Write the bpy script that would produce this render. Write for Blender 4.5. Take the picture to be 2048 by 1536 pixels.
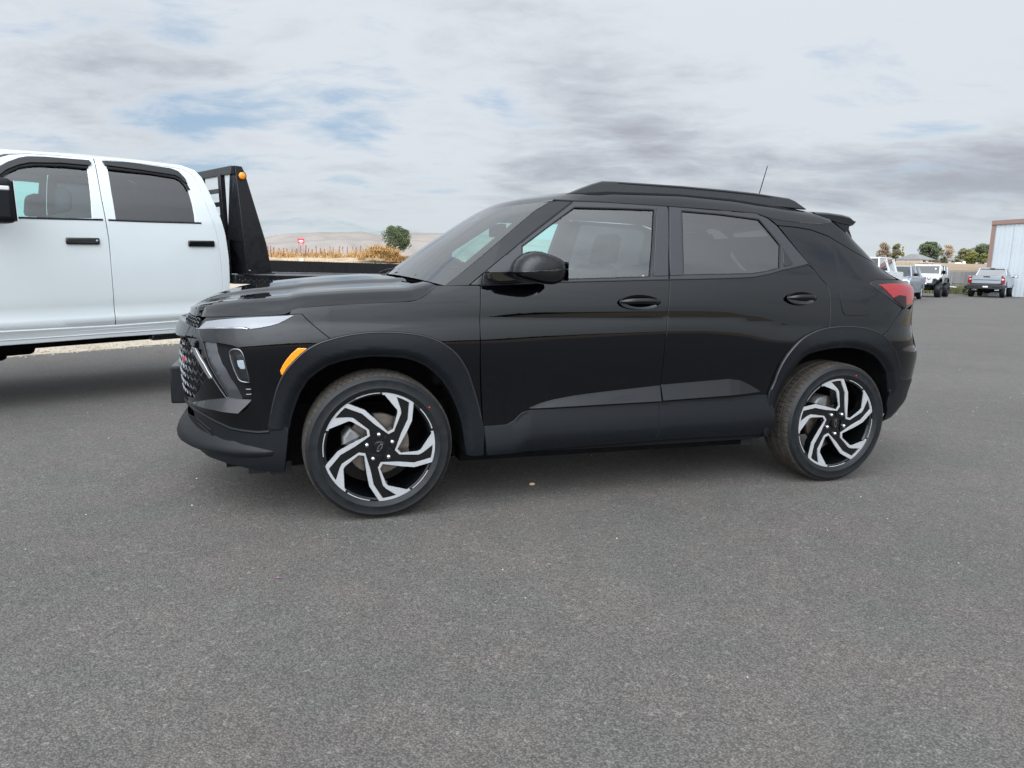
import bpy, math, random
import numpy as np
from mathutils import Vector, Matrix, Euler
from mathutils.geometry import delaunay_2d_cdt
random.seed(7); rng = np.random.default_rng(7)
SC = bpy.context.scene
R = math.radians
for o in list(bpy.data.objects): bpy.data.objects.remove(o)

# ------------------------------------------------------------------ camera
F_PX, PIT, ROL, H = 1417.2, R(9.385), R(1.395), 1.2078
cd = bpy.data.cameras.new('camera'); cam = bpy.data.objects.new('camera', cd); SC.collection.objects.link(cam)
cd.sensor_width = 36; cd.lens = F_PX / 2048 * 36; cd.clip_start = .05; cd.clip_end = 30000
_fw = Vector((0, math.cos(PIT), -math.sin(PIT))); _zc = Vector((0, math.sin(PIT), math.cos(PIT))); _xx = Vector((1, 0, 0))
_r = _xx * math.cos(ROL) + _zc * math.sin(ROL); _u = -_xx * math.sin(ROL) + _zc * math.cos(ROL)
cam.matrix_world = Matrix(((_r.x, _u.x, -_fw.x, 0), (_r.y, _u.y, -_fw.y, 0), (_r.z, _u.z, -_fw.z, H), (0, 0, 0, 1)))
SC.camera = cam
# ------------------------------------------------------------------ sky, sun, exposure
SUN_EL, SUN_AZ = R(38), R(196)          # azimuth clockwise from +Y
def ray_(u, v): return (_r * ((u - 1024) / F_PX) + _u * (-(v - 768) / F_PX) + _fw)
def build_world():
    w = bpy.data.worlds.new('World'); SC.world = w; w.use_nodes = True
    nt = w.node_tree; nt.nodes.clear(); N = nt.nodes; L = nt.links
    def nd(t, **k):
        n = N.new(t)
        for a, b in k.items():
            if a.startswith('i_'): n.inputs[a[2:].replace('_', ' ')].default_value = b
            else: setattr(n, a, b)
        return n
    def math_(op, a, b=None, c=None, clamp=False):
        n = N.new('ShaderNodeMath'); n.operation = op; n.use_clamp = clamp
        for i, v in enumerate((a, b, c)):
            if v is None: continue
            if isinstance(v, (int, float)): n.inputs[i].default_value = v
            else: L.new(v, n.inputs[i])
        return n.outputs[0]
    def ramp(v, pts):
        n = N.new('ShaderNodeMapRange'); n.interpolation_type = 'SMOOTHSTEP'; n.clamp = True
        L.new(v, n.inputs[0]); n.inputs[1].default_value, n.inputs[2].default_value = pts; return n.outputs[0]
    def mix(f, a, b):
        n = N.new('ShaderNodeMix'); n.data_type = 'RGBA'
        if isinstance(f, (int, float)): n.inputs[0].default_value = f
        else: L.new(f, n.inputs[0])
        for i, v in ((6, a), (7, b)):
            if isinstance(v, tuple): n.inputs[i].default_value = (*v, 1)
            else: L.new(v, n.inputs[i])
        return n.outputs[2]
    tc = nd('ShaderNodeTexCoord'); nrm = nd('ShaderNodeVectorMath', operation='NORMALIZE'); L.new(tc.outputs['Generated'], nrm.inputs[0])
    sep = nd('ShaderNodeSeparateXYZ'); L.new(nrm.outputs[0], sep.inputs[0])
    x, y, z = sep.outputs
    zz = math_('MAXIMUM', z, 0.0)
    inv = math_('DIVIDE', 1.0, math_('ADD', zz, .20))
    cx, cy = math_('MULTIPLY', x, inv), math_('MULTIPLY', y, inv)
    cmb = nd('ShaderNodeCombineXYZ'); L.new(cx, cmb.inputs[0]); L.new(cy, cmb.inputs[1])
    def noise(vec, scale, detail, rough, dist=0., sc=(1, 1, 1), off=(0, 0, 0), rot=0):
        mp = nd('ShaderNodeMapping'); L.new(vec, mp.inputs[0]); mp.inputs['Scale'].default_value = sc; mp.inputs['Location'].default_value = off; mp.inputs['Rotation'].default_value = (0, 0, rot)
        n = nd('ShaderNodeTexNoise'); L.new(mp.outputs[0], n.inputs['Vector'])
        n.inputs['Scale'].default_value = scale; n.inputs['Detail'].default_value = detail; n.inputs['Roughness'].default_value = rough; n.inputs['Distortion'].default_value = dist
        return n.outputs['Fac']
    # warp the cloud plane gently so that edges billow
    wn = nd('ShaderNodeTexNoise'); L.new(cmb.outputs[0], wn.inputs['Vector']); wn.inputs['Scale'].default_value = 1.6; wn.inputs['Detail'].default_value = 5
    ws_ = nd('ShaderNodeVectorMath', operation='MULTIPLY_ADD'); L.new(wn.outputs['Color'], ws_.inputs[0]); ws_.inputs[1].default_value = (.30, .30, 0); L.new(cmb.outputs[0], ws_.inputs[2])
    P = ws_.outputs[0]
    big = noise(P, .55, 4, .5, 0, (1, .8, 1), (3.1, 1.2, 0), .45)
    mid = noise(P, 1.5, 9, .55, 0, (.9, 1.15, 1), (1.5, 7.2, 0), .55)
    fine = noise(P, 5.5, 9, .60, 0, (.8, 1.3, 1), (0, 2, 5), .6)
    wisp = noise(P, 2.4, 10, .60, .1, (.65, 1.5, 1), (4, 2, 1), .55)
    def patch(dirv, k):
        v = Vector(dirv).normalized()
        d = nd('ShaderNodeVectorMath', operation='DOT_PRODUCT'); L.new(nrm.outputs[0], d.inputs[0]); d.inputs[1].default_value = v
        return math_('POWER', math_('MAXIMUM', d.outputs['Value'], 0.0), k)
    def band(el, w, d2, k):
        """a cloud bank: a soft layer at one height, kept to one side of the sky"""
        e = math_('DIVIDE', math_('SUBTRACT', z, el), w); g = math_('POWER', 2.718, math_('MULTIPLY', math_('MULTIPLY', e, e), -1.0)); return math_('MULTIPLY', g, patch(d2, k))
    def sdir(u, v): return tuple(ray_(u, v))
    dense = math_('ADD', math_('MULTIPLY', mid, .50), math_('ADD', math_('MULTIPLY', big, .20), math_('ADD', math_('MULTIPLY', fine, .16), math_('MULTIPLY', wisp, .26))))
    blue_l = patch(sdir(330, 250), 110); blue_l2 = patch(sdir(20, 170), 60); blue_c = patch(sdir(740, 210), 500); blue_s = band(.045, .018, sdir(560, 440), 160)
    cover = math_('ADD', dense, math_('MULTIPLY', math_('ADD', math_('ADD', blue_l, blue_l2), math_('ADD', math_('MULTIPLY', blue_c, .5), math_('MULTIPLY', blue_s, .6))), -.055))
    cover = ramp(cover, (.395, .52))
    dark_c = patch(sdir(1130, 215), 190); dark_c1 = patch(sdir(1290, 290), 240); dark_r = band(.115, .050, sdir(1950, 330), 24); dark_l = patch(sdir(190, 110), 160); dark_l2 = patch(sdir(430, 190), 230); dark_c2 = band(.10, .03, sdir(850, 360), 90); bright = patch(sdir(1620, 260), 330)
    shade = math_('ADD', math_('MULTIPLY', mid, .85), math_('ADD', math_('MULTIPLY', fine, .46), math_('MULTIPLY', wisp, .50)))
    for d_, k_ in ((dark_c, .20), (dark_c1, .13), (dark_r, .46), (dark_l, .07), (dark_l2, .06), (dark_c2, .14), (bright, -.10)): shade = math_('ADD', shade, math_('MULTIPLY', d_, k_))
    shade = ramp(shade, (.90, 1.42))
    cloud = mix(shade, (.675, .725, .78), (.36, .38, .445))
    cloud = mix(math_('MULTIPLY', ramp(zz, (.16, .02)), .5), cloud, (.57, .635, .665))
    nish = nd('ShaderNodeTexSky', sky_type='NISHITA', sun_disc=False, sun_elevation=SUN_EL, sun_rotation=SUN_AZ, altitude=200, air_density=1.2, dust_density=1.5)
    sc_ = nd('ShaderNodeVectorMath', operation='SCALE'); L.new(nish.outputs[0], sc_.inputs[0]); sc_.inputs['Scale'].default_value = .085
    blue = mix(.55, sc_.outputs[0], (.40, .56, .78))
    col = mix(cover, blue, cloud)
    # overcast sky: brighter overhead, darker under the horizon
    up = nd('ShaderNodeMapRange'); up.interpolation_type = 'SMOOTHSTEP'; L.new(z, up.inputs[0]); up.inputs[1].default_value = .12; up.inputs[2].default_value = 1.0; up.inputs[3].default_value = 1.0; up.inputs[4].default_value = 1.15
    # the veiled sun stands behind the photographer: the cloud deck glows broadly round it
    sd = nd('ShaderNodeVectorMath', operation='DOT_PRODUCT'); L.new(nrm.outputs[0], sd.inputs[0]); sd.inputs[1].default_value = (math.sin(SUN_AZ) * math.cos(SUN_EL), math.cos(SUN_AZ) * math.cos(SUN_EL), math.sin(SUN_EL))
    gl = math_('ADD', 1.0, math_('MULTIPLY', math_('POWER', math_('MULTIPLY', math_('ADD', sd.outputs['Value'], 1.0), .5), 6.0), GLOW))
    v = nd('ShaderNodeVectorMath', operation='SCALE'); L.new(col, v.inputs[0]); L.new(math_('MULTIPLY', up.outputs[0], gl), v.inputs['Scale'])
    bg = nd('ShaderNodeBackground'); L.new(v.outputs[0], bg.inputs[0]); bg.inputs[1].default_value = SKY_K
    out = nd('ShaderNodeOutputWorld'); L.new(bg.outputs[0], out.inputs[0])
SKY_K = 1.06
GLOW = 6.6
build_world()
ld = bpy.data.lights.new('sun', 'SUN'); ld.energy = .55; ld.angle = R(80); ld.color = (1, .95, .88)
sun = bpy.data.objects.new('sun', ld); SC.collection.objects.link(sun)
_sd = Vector((math.sin(SUN_AZ) * math.cos(SUN_EL), math.cos(SUN_AZ) * math.cos(SUN_EL), math.sin(SUN_EL)))
sun.rotation_euler = _sd.to_track_quat('Z', 'Y').to_euler()
SC.view_settings.view_transform = 'Standard'; SC.view_settings.look = 'None'; SC.view_settings.exposure = 0; SC.view_settings.gamma = 1
SC.view_settings.use_curve_mapping = False
SC.cycles.max_bounces = 8; SC.cycles.transparent_max_bounces = 16

def ray(u, v):      # direction through a point of the 2048 x 1536 photograph
    return (_r * ((u - 1024) / F_PX) + _u * (-(v - 768) / F_PX) + _fw)
def at(u, v, Y):    # the point in that direction at real distance Y
    d = ray(u, v); return Vector((0, 0, H)) + d * (Y / d.y)
def ground(u, v, z=0.):
    d = ray(u, v); return Vector((0, 0, H)) + d * ((z - H) / d.z)

# ------------------------------------------------------------------ materials
def mat(name, col, rough=.5, metal=0, spec=.5, coat=0, ior=1.5, alpha=1, emit=None, sub=None, coat_r=.03):
    m = bpy.data.materials.new(name); m.use_nodes = True; b = m.node_tree.nodes['Principled BSDF']
    b.inputs['Base Color'].default_value = (*col, 1); b.inputs['Roughness'].default_value = rough; b.inputs['Metallic'].default_value = metal
    b.inputs['Specular IOR Level'].default_value = spec; b.inputs['IOR'].default_value = ior
    b.inputs['Coat Weight'].default_value = coat; b.inputs['Coat Roughness'].default_value = coat_r
    return m
def vary(m, scale=8., amt=.25, bump=0., bscale=None, coord='Object', rough_amt=0., detail=5, stretch=None):
    """value variation and fine relief by noise"""
    nt = m.node_tree; N = nt.nodes; L = nt.links; b = N['Principled BSDF']; col = tuple(b.inputs['Base Color'].default_value)
    tc = N.new('ShaderNodeTexCoord'); n = N.new('ShaderNodeTexNoise'); n.inputs['Scale'].default_value = scale; n.inputs['Detail'].default_value = detail
    vec = tc.outputs[coord]
    if stretch:
        mp = N.new('ShaderNodeMapping'); mp.inputs['Scale'].default_value = stretch; L.new(vec, mp.inputs[0]); vec = mp.outputs[0]
    L.new(vec, n.inputs['Vector'])
    mr = N.new('ShaderNodeMapRange'); mr.inputs[1].default_value = .3; mr.inputs[2].default_value = .7; mr.inputs[3].default_value = 1 - amt; mr.inputs[4].default_value = 1 + amt; L.new(n.outputs['Fac'], mr.inputs[0])
    s = N.new('ShaderNodeVectorMath'); s.operation = 'SCALE'; s.inputs[0].default_value = col[:3]; L.new(mr.outputs[0], s.inputs['Scale']); L.new(s.outputs[0], b.inputs['Base Color'])
    if rough_amt:
        r0 = b.inputs['Roughness'].default_value
        m2 = N.new('ShaderNodeMapRange'); m2.inputs[1].default_value = .3; m2.inputs[2].default_value = .7; m2.inputs[3].default_value = r0 - rough_amt; m2.inputs[4].default_value = r0 + rough_amt; L.new(n.outputs['Fac'], m2.inputs[0]); L.new(m2.outputs[0], b.inputs['Roughness'])
    if bump:
        n2 = N.new('ShaderNodeTexNoise'); n2.inputs['Scale'].default_value = bscale or scale * 4; n2.inputs['Detail'].default_value = 4; L.new(vec, n2.inputs['Vector'])
        bp = N.new('ShaderNodeBump'); bp.inputs['Strength'].default_value = 1; bp.inputs['Distance'].default_value = bump; L.new(n2.outputs['Fac'], bp.inputs['Height']); L.new(bp.outputs[0], b.inputs['Normal'])
    return m
def glassm(name, tint, refl_rough=.0, ior=1.5, grey=0.):
    """thin pane: Fresnel reflection over a tinted clear sheet"""
    m = bpy.data.materials.new(name); m.use_nodes = True; nt = m.node_tree; N = nt.nodes; L = nt.links; N.clear()
    o = N.new('ShaderNodeOutputMaterial'); mx = N.new('ShaderNodeMixShader'); t = N.new('ShaderNodeBsdfTransparent'); g = N.new('ShaderNodeBsdfGlossy'); f = N.new('ShaderNodeFresnel')
    t.inputs[0].default_value = (*tint, 1); g.inputs['Roughness'].default_value = refl_rough; f.inputs[0].default_value = ior
    # both faces of the pane reflect: 2F / (1 + F)
    a = N.new('ShaderNodeMath'); a.operation = 'ADD'; a.inputs[1].default_value = 1; L.new(f.outputs[0], a.inputs[0]); d = N.new('ShaderNodeMath'); d.operation = 'DIVIDE'; d.inputs[0].default_value = 2; L.new(a.outputs[0], d.inputs[1])
    u = N.new('ShaderNodeMath'); u.operation = 'MULTIPLY'; L.new(f.outputs[0], u.inputs[0]); L.new(d.outputs[0], u.inputs[1])
    L.new(u.outputs[0], mx.inputs[0]); L.new(t.outputs[0], mx.inputs[1]); L.new(g.outputs[0], mx.inputs[2]); L.new(mx.outputs[0], o.inputs[0])
    return m
M = {}
M['paint'] = mat('black_paint', (.0003, .0007, .0016), .02, spec=.40, coat=.03, ior=1.5, coat_r=.01)
M['clad'] = vary(mat('matte_black_plastic', (.0034, .0044, .0062), .44, spec=.24), 60, .1, .0003, 900, rough_amt=.04)
M['gloss'] = mat('gloss_black_plastic', (.0025, .003, .0035), .07, spec=.5, coat=.1)
M['satin'] = vary(mat('satin_black_film', (.018, .019, .022), .26, spec=.45), 40, .05)
M['dark'] = mat('dark_interior', (.006, .006, .007), .8, spec=.15)
M['seal'] = mat('black_rubber', (.008, .008, .009), .55, spec=.3)
M['well'] = vary(mat('wheel_liner', (.006, .006, .0065), .85, spec=.1), 20, .3, .002, 60)
M['chrome'] = mat('bright_chrome', (.62, .64, .66), .14, metal=1)
M['darkchrome'] = mat('dark_chrome', (.16, .165, .175), .2, metal=1)
M['alu'] = vary(mat('machined_aluminium', (.47, .48, .49), .32, metal=.5), 30, .04)
M['disc'] = vary(mat('brake_iron', (.17, .145, .125), .42, metal=.8), 30, .25)
M['caliper'] = vary(mat('cast_metal', (.20, .20, .20), .5, metal=.5), 40, .2, .001, 80)
M['tyre'] = vary(mat('tyre_rubber', (.0065, .0075, .0088), .48, spec=.28), 30, .2, .0004, 300, rough_amt=.06)
M['tread'] = vary(mat('dusty_tread', (.036, .031, .026), .85, spec=.2), 25, .3, .001, 200)
M['glass'] = glassm('clear_green_glass', (.64, .97, .93), ior=1.68)
M['wglass'] = glassm('windscreen_glass', (.55, .76, .73), ior=1.85)
M['tint'] = glassm('dark_tinted_glass', (.07, .075, .08), ior=1.66)
M['lens'] = glassm('lamp_lens', (.8, .84, .88), ior=1.45)
M['amber'] = vary(mat('amber_plastic', (.90, .26, .006), .22, spec=.6, coat=.5), 120, .12)
M['red'] = mat('red_lamp_plastic', (.22, .004, .008), .08, spec=.5, coat=.3)
M['redd'] = mat('deep_red_lamp_plastic', (.10, .003, .006), .10, spec=.6, coat=.8)
M['reflector'] = mat('lamp_reflector', (.75, .76, .78), .18, metal=.9)
M['seat'] = vary(mat('seat_cloth', (.09, .09, .095), .8), 60, .2, .001, 200)
M['liner'] = mat('grey_headliner', (.20, .20, .20), .9)
M['white'] = vary(mat('white_truck_paint', (.49, .520, .528), .20, spec=.5, coat=.35), 3, .015)
M['blackp'] = vary(mat('black_powder_coat', (.006, .0065, .008), .28, spec=.4), 15, .2, .0004, 120, rough_amt=.06)
M['wtrim'] = mat('black_trim', (.010, .010, .012), .35, spec=.5)

# ------------------------------------------------------------------ mesh helpers
def link(o, parent=None):
    SC.collection.objects.link(o)
    if parent: o.parent = parent
    return o
def obj(name, verts, faces, m=None, parent=None, smooth=False, normals=None):
    me = bpy.data.meshes.new(name); me.from_pydata([tuple(map(float, v)) for v in verts], [], [tuple(map(int, f)) for f in faces]); me.update()
    if m: me.materials.append(m)
    if smooth or normals is not None: me.polygons.foreach_set('use_smooth', [True] * len(me.polygons))
    if normals is not None: me.normals_split_custom_set_from_vertices([tuple(map(float, n)) for n in normals])
    return link(bpy.data.objects.new(name, me), parent)
def tag(o, label=None, cat=None, group=None, kind=None):
    if label: o['label'] = label
    if cat: o['category'] = cat
    if group: o['group'] = group
    if kind: o['kind'] = kind
    return o
def empty(name, loc=(0, 0, 0), rz=0, label=None, cat=None, group=None):
    o = bpy.data.objects.new(name, None); SC.collection.objects.link(o); o.location = loc; o.rotation_euler = (0, 0, rz); o.empty_display_size = .2
    return tag(o, label, cat, group)
class MB:
    def __init__(s): s.v = []; s.f = []
    def add(s, v, f):
        k = len(s.v); s.v += [tuple(p) for p in v]; s.f += [tuple(i + k for i in q) for q in f]; return s
    def box(s, a, b, rot=None, ctr=None):
        (x0, y0, z0), (x1, y1, z1) = a, b
        v = [Vector(p) for p in ((x0, y0, z0), (x1, y0, z0), (x1, y1, z0), (x0, y1, z0), (x0, y0, z1), (x1, y0, z1), (x1, y1, z1), (x0, y1, z1))]
        if rot is not None:
            c = Vector(ctr) if ctr is not None else sum(v, Vector()) / 8
            v = [rot @ (p - c) + c for p in v]
        return s.add(v, [(0, 3, 2, 1), (4, 5, 6, 7), (0, 1, 5, 4), (1, 2, 6, 5), (2, 3, 7, 6), (3, 0, 4, 7)])
    def bar(s, p, q, r, n=6, r2=None, up=None):
        p = Vector(p); q = Vector(q); d = (q - p).normalized(); a = d.orthogonal().normalized(); b = d.cross(a); r2 = r if r2 is None else r2
        v = []
        for c, rr in ((p, r), (q, r2)):
            for i in range(n):
                t = 2 * math.pi * i / n; v.append(c + (a * math.cos(t) + b * math.sin(t)) * rr)
        f = [(i, (i + 1) % n, n + (i + 1) % n, n + i) for i in range(n)] + [tuple(range(n))[::-1], tuple(range(n, 2 * n))]
        return s.add(v, f)
    def path(s, pts, r, n=6):
        pts = [Vector(p) for p in pts]
        rings = []
        for i, p in enumerate(pts):
            d = (pts[min(i + 1, len(pts) - 1)] - pts[max(i - 1, 0)]).normalized()
            a = d.cross(Vector((0, 0, 1)));
            if a.length < 1e-3: a = Vector((1, 0, 0))
            a.normalize(); b = a.cross(d); rr = r[i] if isinstance(r, (list, tuple)) else r
            rings.append([p + (a * math.cos(2 * math.pi * k / n) + b * math.sin(2 * math.pi * k / n)) * rr for k in range(n)])
        v = [q for g in rings for q in g]; f = []
        for i in range(len(pts) - 1):
            for k in range(n): f.append((i * n + k, i * n + (k + 1) % n, (i + 1) * n + (k + 1) % n, (i + 1) * n + k))
        f += [tuple(range(n))[::-1], tuple(range((len(pts) - 1) * n, len(pts) * n))]
        return s.add(v, f)
    def lathe(s, prof, n=48, axis='y', c=(0, 0, 0), close=False):
        """profile of (radius, offset along axis)"""
        v = []; m = len(prof)
        for i in range(n):
            t = 2 * math.pi * i / n
            for r, a in prof:
                p = (r * math.cos(t), a, r * math.sin(t)) if axis == 'y' else ((r * math.cos(t), r * math.sin(t), a) if axis == 'z' else (a, r * math.cos(t), r * math.sin(t)))
                v.append((p[0] + c[0], p[1] + c[1], p[2] + c[2]))
        f = []
        for i in range(n):
            j = (i + 1) % n
            for k in range(m - 1): f.append((i * m + k, i * m + k + 1, j * m + k + 1, j * m + k))
        return s.add(v, f)
    def prism(s, poly, d0, d1, fn):
        """polygon (a,b) swept from depth d0 to d1; fn(a,b,d)->xyz"""
        n = len(poly); v = [fn(a, b, d0) for a, b in poly] + [fn(a, b, d1) for a, b in poly]
        return s.add(v, [tuple(range(n))[::-1], tuple(range(n, 2 * n))] + [(i, (i + 1) % n, n + (i + 1) % n, n + i) for i in range(n)])
    def build(s, name, m=None, parent=None, smooth=False, bevel=0, seg=2, angle=40):
        o = obj(name, s.v, s.f, m, parent, smooth)
        if bevel:
            b = o.modifiers.new('bevel', 'BEVEL'); b.width = bevel; b.segments = seg; b.limit_method = 'ANGLE'; b.angle_limit = R(angle); b.harden_normals = False
        if smooth or bevel:
            o.data.polygons.foreach_set('use_smooth', [True] * len(o.data.polygons))
            o.data.set_sharp_from_angle(angle=R(angle if not bevel else 50))
        return o
XZ = lambda a, b, d: (a, d, b)
def area(p): return .5 * sum(p[i][0] * p[(i + 1) % len(p)][1] - p[(i + 1) % len(p)][0] * p[i][1] for i in range(len(p)))
def inset(p, d):
    n = len(p); s = 1 if area(p) > 0 else -1; out = []
    for i in range(n):
        a, b, c = np.array(p[i - 1]), np.array(p[i]), np.array(p[(i + 1) % n])
        e1 = b - a; e2 = c - b; e1 = e1 / (np.linalg.norm(e1) + 1e-9); e2 = e2 / (np.linalg.norm(e2) + 1e-9)
        n1 = np.array((-e1[1], e1[0])) * s; n2 = np.array((-e2[1], e2[0])) * s; m_ = n1 + n2; l = max(np.dot(m_, m_) / 2, .35)
        out.append(tuple(b + m_ * d / l))
    return out
def inside(pt, poly):
    x, y = pt; c = False; n = len(poly)
    for i in range(n):
        x0, y0 = poly[i]; x1, y1 = poly[i - 1]
        if (y0 > y) != (y1 > y) and x < (x1 - x0) * (y - y0) / (y1 - y0) + x0: c = not c
    return c
def inside_np(P, poly):
    x, y = P[:, 0], P[:, 1]; c = np.zeros(len(P), bool); n = len(poly)
    for i in range(n):
        x0, y0 = poly[i]; x1, y1 = poly[i - 1]
        if y0 == y1: continue
        c ^= ((y0 > y) != (y1 > y)) & (x < (x1 - x0) * (y - y0) / (y1 - y0) + x0)
    return c
def subdiv(p, res):
    out = []; n = len(p)
    for i in range(n):
        a = np.array(p[i], float); b = np.array(p[(i + 1) % n], float); k = max(1, int(math.ceil(np.linalg.norm(b - a) / res)))
        for j in range(k): out.append(tuple(a + (b - a) * j / k))
    return out
def smooth_closed(p, keep=55):
    """one Chaikin pass on soft corners only"""
    out = []; n = len(p)
    for i in range(n):
        a, b, c = (np.array(q, float) for q in (p[i - 1], p[i], p[(i + 1) % n]))
        e1 = b - a; e2 = c - b; cs = np.dot(e1, e2) / (np.linalg.norm(e1) * np.linalg.norm(e2) + 1e-12)
        if cs < math.cos(R(keep)): out.append(tuple(b))
        else: out += [tuple(b - e1 * .25), tuple(b + e2 * .25)]
    return out
def edge_dist(P, poly, closed=True):
    a = np.array(poly); b = np.roll(a, -1, 0)
    if not closed: a, b = a[:-1], b[:-1]
    d = np.full(len(P), 1e9)
    for i in range(len(a)):
        e = b[i] - a[i]; t = np.clip(((P - a[i]) @ e) / (e @ e + 1e-12), 0, 1); q = a[i] + t[:, None] * e
        d = np.minimum(d, np.hypot(*(P - q).T))
    return d
def panel(name, poly, m, parent, off=0., depth=.014, bev=.0022, res=.03, gap=.0030, holes=(), surf=None, flip=False, nfun=None, mid=0.):
    """a sheet of bodywork cut out of the curved body surface: domain polygon -> skin + rounded turned-in edges"""
    F = surf or S; poly = [tuple(q) for q in poly]
    if area(poly) < 0: poly = poly[::-1]
    if gap: poly = inset(poly, gap)
    loops = [subdiv(poly, res)]
    for h in holes:
        h = [tuple(q) for q in h]
        if area(h) > 0: h = h[::-1]
        loops.append(subdiv(h, res))
    pts = []; edges = []
    for lp in loops:
        k = len(pts); pts += lp; edges += [(k + i, k + (i + 1) % len(lp)) for i in range(len(lp))]
    nb = len(pts); a = np.array(loops[0]); lo, hi = a.min(0), a.max(0)
    gx = np.arange(lo[0] + res / 2, hi[0], res); gy = np.arange(lo[1] + res / 2, hi[1], res)
    if len(gx) and len(gy):
        G = np.stack(np.meshgrid(gx, gy), -1).reshape(-1, 2); G = G[inside_np(G, loops[0])]
        for lp in loops[1:]: G = G[~inside_np(G, lp)] if len(G) else G
        if len(G): 
            dd = edge_dist(G, loops[0])
            for lp in loops[1:]: dd = np.minimum(dd, edge_dist(G, lp))
            G = G[dd > res * .4]
        pts += [tuple(g) for g in G]
    vo, eo, fo, ov, oe, of = delaunay_2d_cdt([Vector(p) for p in pts], edges, [], 0, 1e-6)
    A = np.array([(v.x, v.y) for v in vo]); tri = np.array([f for f in fo if len(f) == 3])
    cen = A[tri].mean(1); ok = inside_np(cen, loops[0])
    for lp in loops[1:]: ok &= ~inside_np(cen, lp)
    tri = tri[ok]
    t = A[tri]; s = (t[:, 1, 0] - t[:, 0, 0]) * (t[:, 2, 1] - t[:, 0, 1]) - (t[:, 2, 0] - t[:, 0, 0]) * (t[:, 1, 1] - t[:, 0, 1])
    tri[s < 0] = tri[s < 0][:, ::-1]
    o_ = off(A[:, 0], A[:, 1]) if callable(off) else off
    if callable(off):
        FF = lambda u, v: F(u, v) + SN(u, v, F) * np.asarray(off(u, v))[..., None]
        Nn = SN(A[:, 0], A[:, 1], FF); V = FF(A[:, 0], A[:, 1])
    else:
        Nn = SN(A[:, 0], A[:, 1], F); V = F(A[:, 0], A[:, 1]) + Nn * off
    verts = list(V); norms = list(Nn); faces = [tuple(q) for q in tri]
    # edges
    for lp in loops:
        q = np.array(lp); n = len(q); nx = np.roll(q, -1, 0); pv = np.roll(q, 1, 0); e = nx - pv; e /= (np.linalg.norm(e, axis=1, keepdims=True) + 1e-9)
        outd = np.stack([e[:, 1], -e[:, 0]], 1)
        on = off(q[:, 0], q[:, 1]) if callable(off) else off
        n0 = SN(q[:, 0], q[:, 1], F); p0 = F(q[:, 0], q[:, 1]) + n0 * (np.asarray(on)[..., None] if callable(off) else on)
        eps = 2e-3; p1 = F(q[:, 0] + outd[:, 0] * eps, q[:, 1] + outd[:, 1] * eps) - F(q[:, 0], q[:, 1])
        od = p1 - n0 * (p1 * n0).sum(1, keepdims=True); od /= (np.linalg.norm(od, axis=1, keepdims=True) + 1e-9)
        k = len(verts)
        rings = [(p0, n0), (p0 + od * bev * .7 - n0 * bev * .35, n0 * .7 + od * .7), (p0 + od * bev - n0 * bev * 1.3, od), (p0 + od * bev - n0 * (depth), od)]
        for P_, N_ in rings: verts += list(P_); norms += list(N_ / np.linalg.norm(N_, axis=1, keepdims=True))
        for r_ in range(3):
            for i in range(n):
                j = (i + 1) % n; faces.append((k + r_ * n + i, k + (r_ + 1) * n + i, k + (r_ + 1) * n + j, k + r_ * n + j))
    verts = np.array(verts); norms = np.array(norms)
    if nfun is not None: norms = nfun(verts, norms)
    if flip: verts = verts * [1, -1, 1] + np.array([0, 2 * mid, 0]); norms = norms * [1, -1, 1]; faces = [f[::-1] for f in faces]
    return obj(name, verts, faces, m, parent, True, norms)
def strip(name, path, m, parent, width, off, surf=None, flip=False):
    """narrow raised moulding along a line on the surface"""
    F = surf or S; q = np.array(path, float); e = np.gradient(q, axis=0); e /= np.linalg.norm(e, axis=1, keepdims=True); nn = np.stack([-e[:, 1], e[:, 0]], 1)
    rows = []; prof = [(-.5, -.3), (-.4, .7), (0, 1), (.4, .7), (.5, -.3)]
    for w_, h_ in prof:
        p = q + nn * w_ * width; rows.append(F(p[:, 0], p[:, 1]) + SN(p[:, 0], p[:, 1], F) * (off * h_))
    v = np.concatenate(rows); n = len(q); f = []
    for r_ in range(4):
        for i in range(n - 1): f.append((r_ * n + i, r_ * n + i + 1, (r_ + 1) * n + i + 1, (r_ + 1) * n + i))
    if flip: v = v * [1, -1, 1]; f = [t[::-1] for t in f]
    return obj(name, v, f, m, parent, True)
def grid_obj(name, P, m, parent, smooth=True, flip_f=False, closed_u=False, up=False, vol=False):
    nu, nv = P.shape[:2]; f = []
    for i in range(nu - (0 if closed_u else 1)):
        for j in range(nv - 1):
            a, b = i * nv + j, ((i + 1) % nu) * nv + j; q = (a, b, b + 1, a + 1); f.append(q[::-1] if flip_f else q)
    o = obj(name, P.reshape(-1, 3), f, m, parent, smooth)
    if vol:
        me = o.data; t = 0
        for p in me.polygons: t += p.center.dot(p.normal) * p.area
        if t < 0: me.flip_normals()
    if up:
        if sum(p.normal.z * p.area for p in o.data.polygons) < 0: o.data.flip_normals()
    return o

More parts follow.
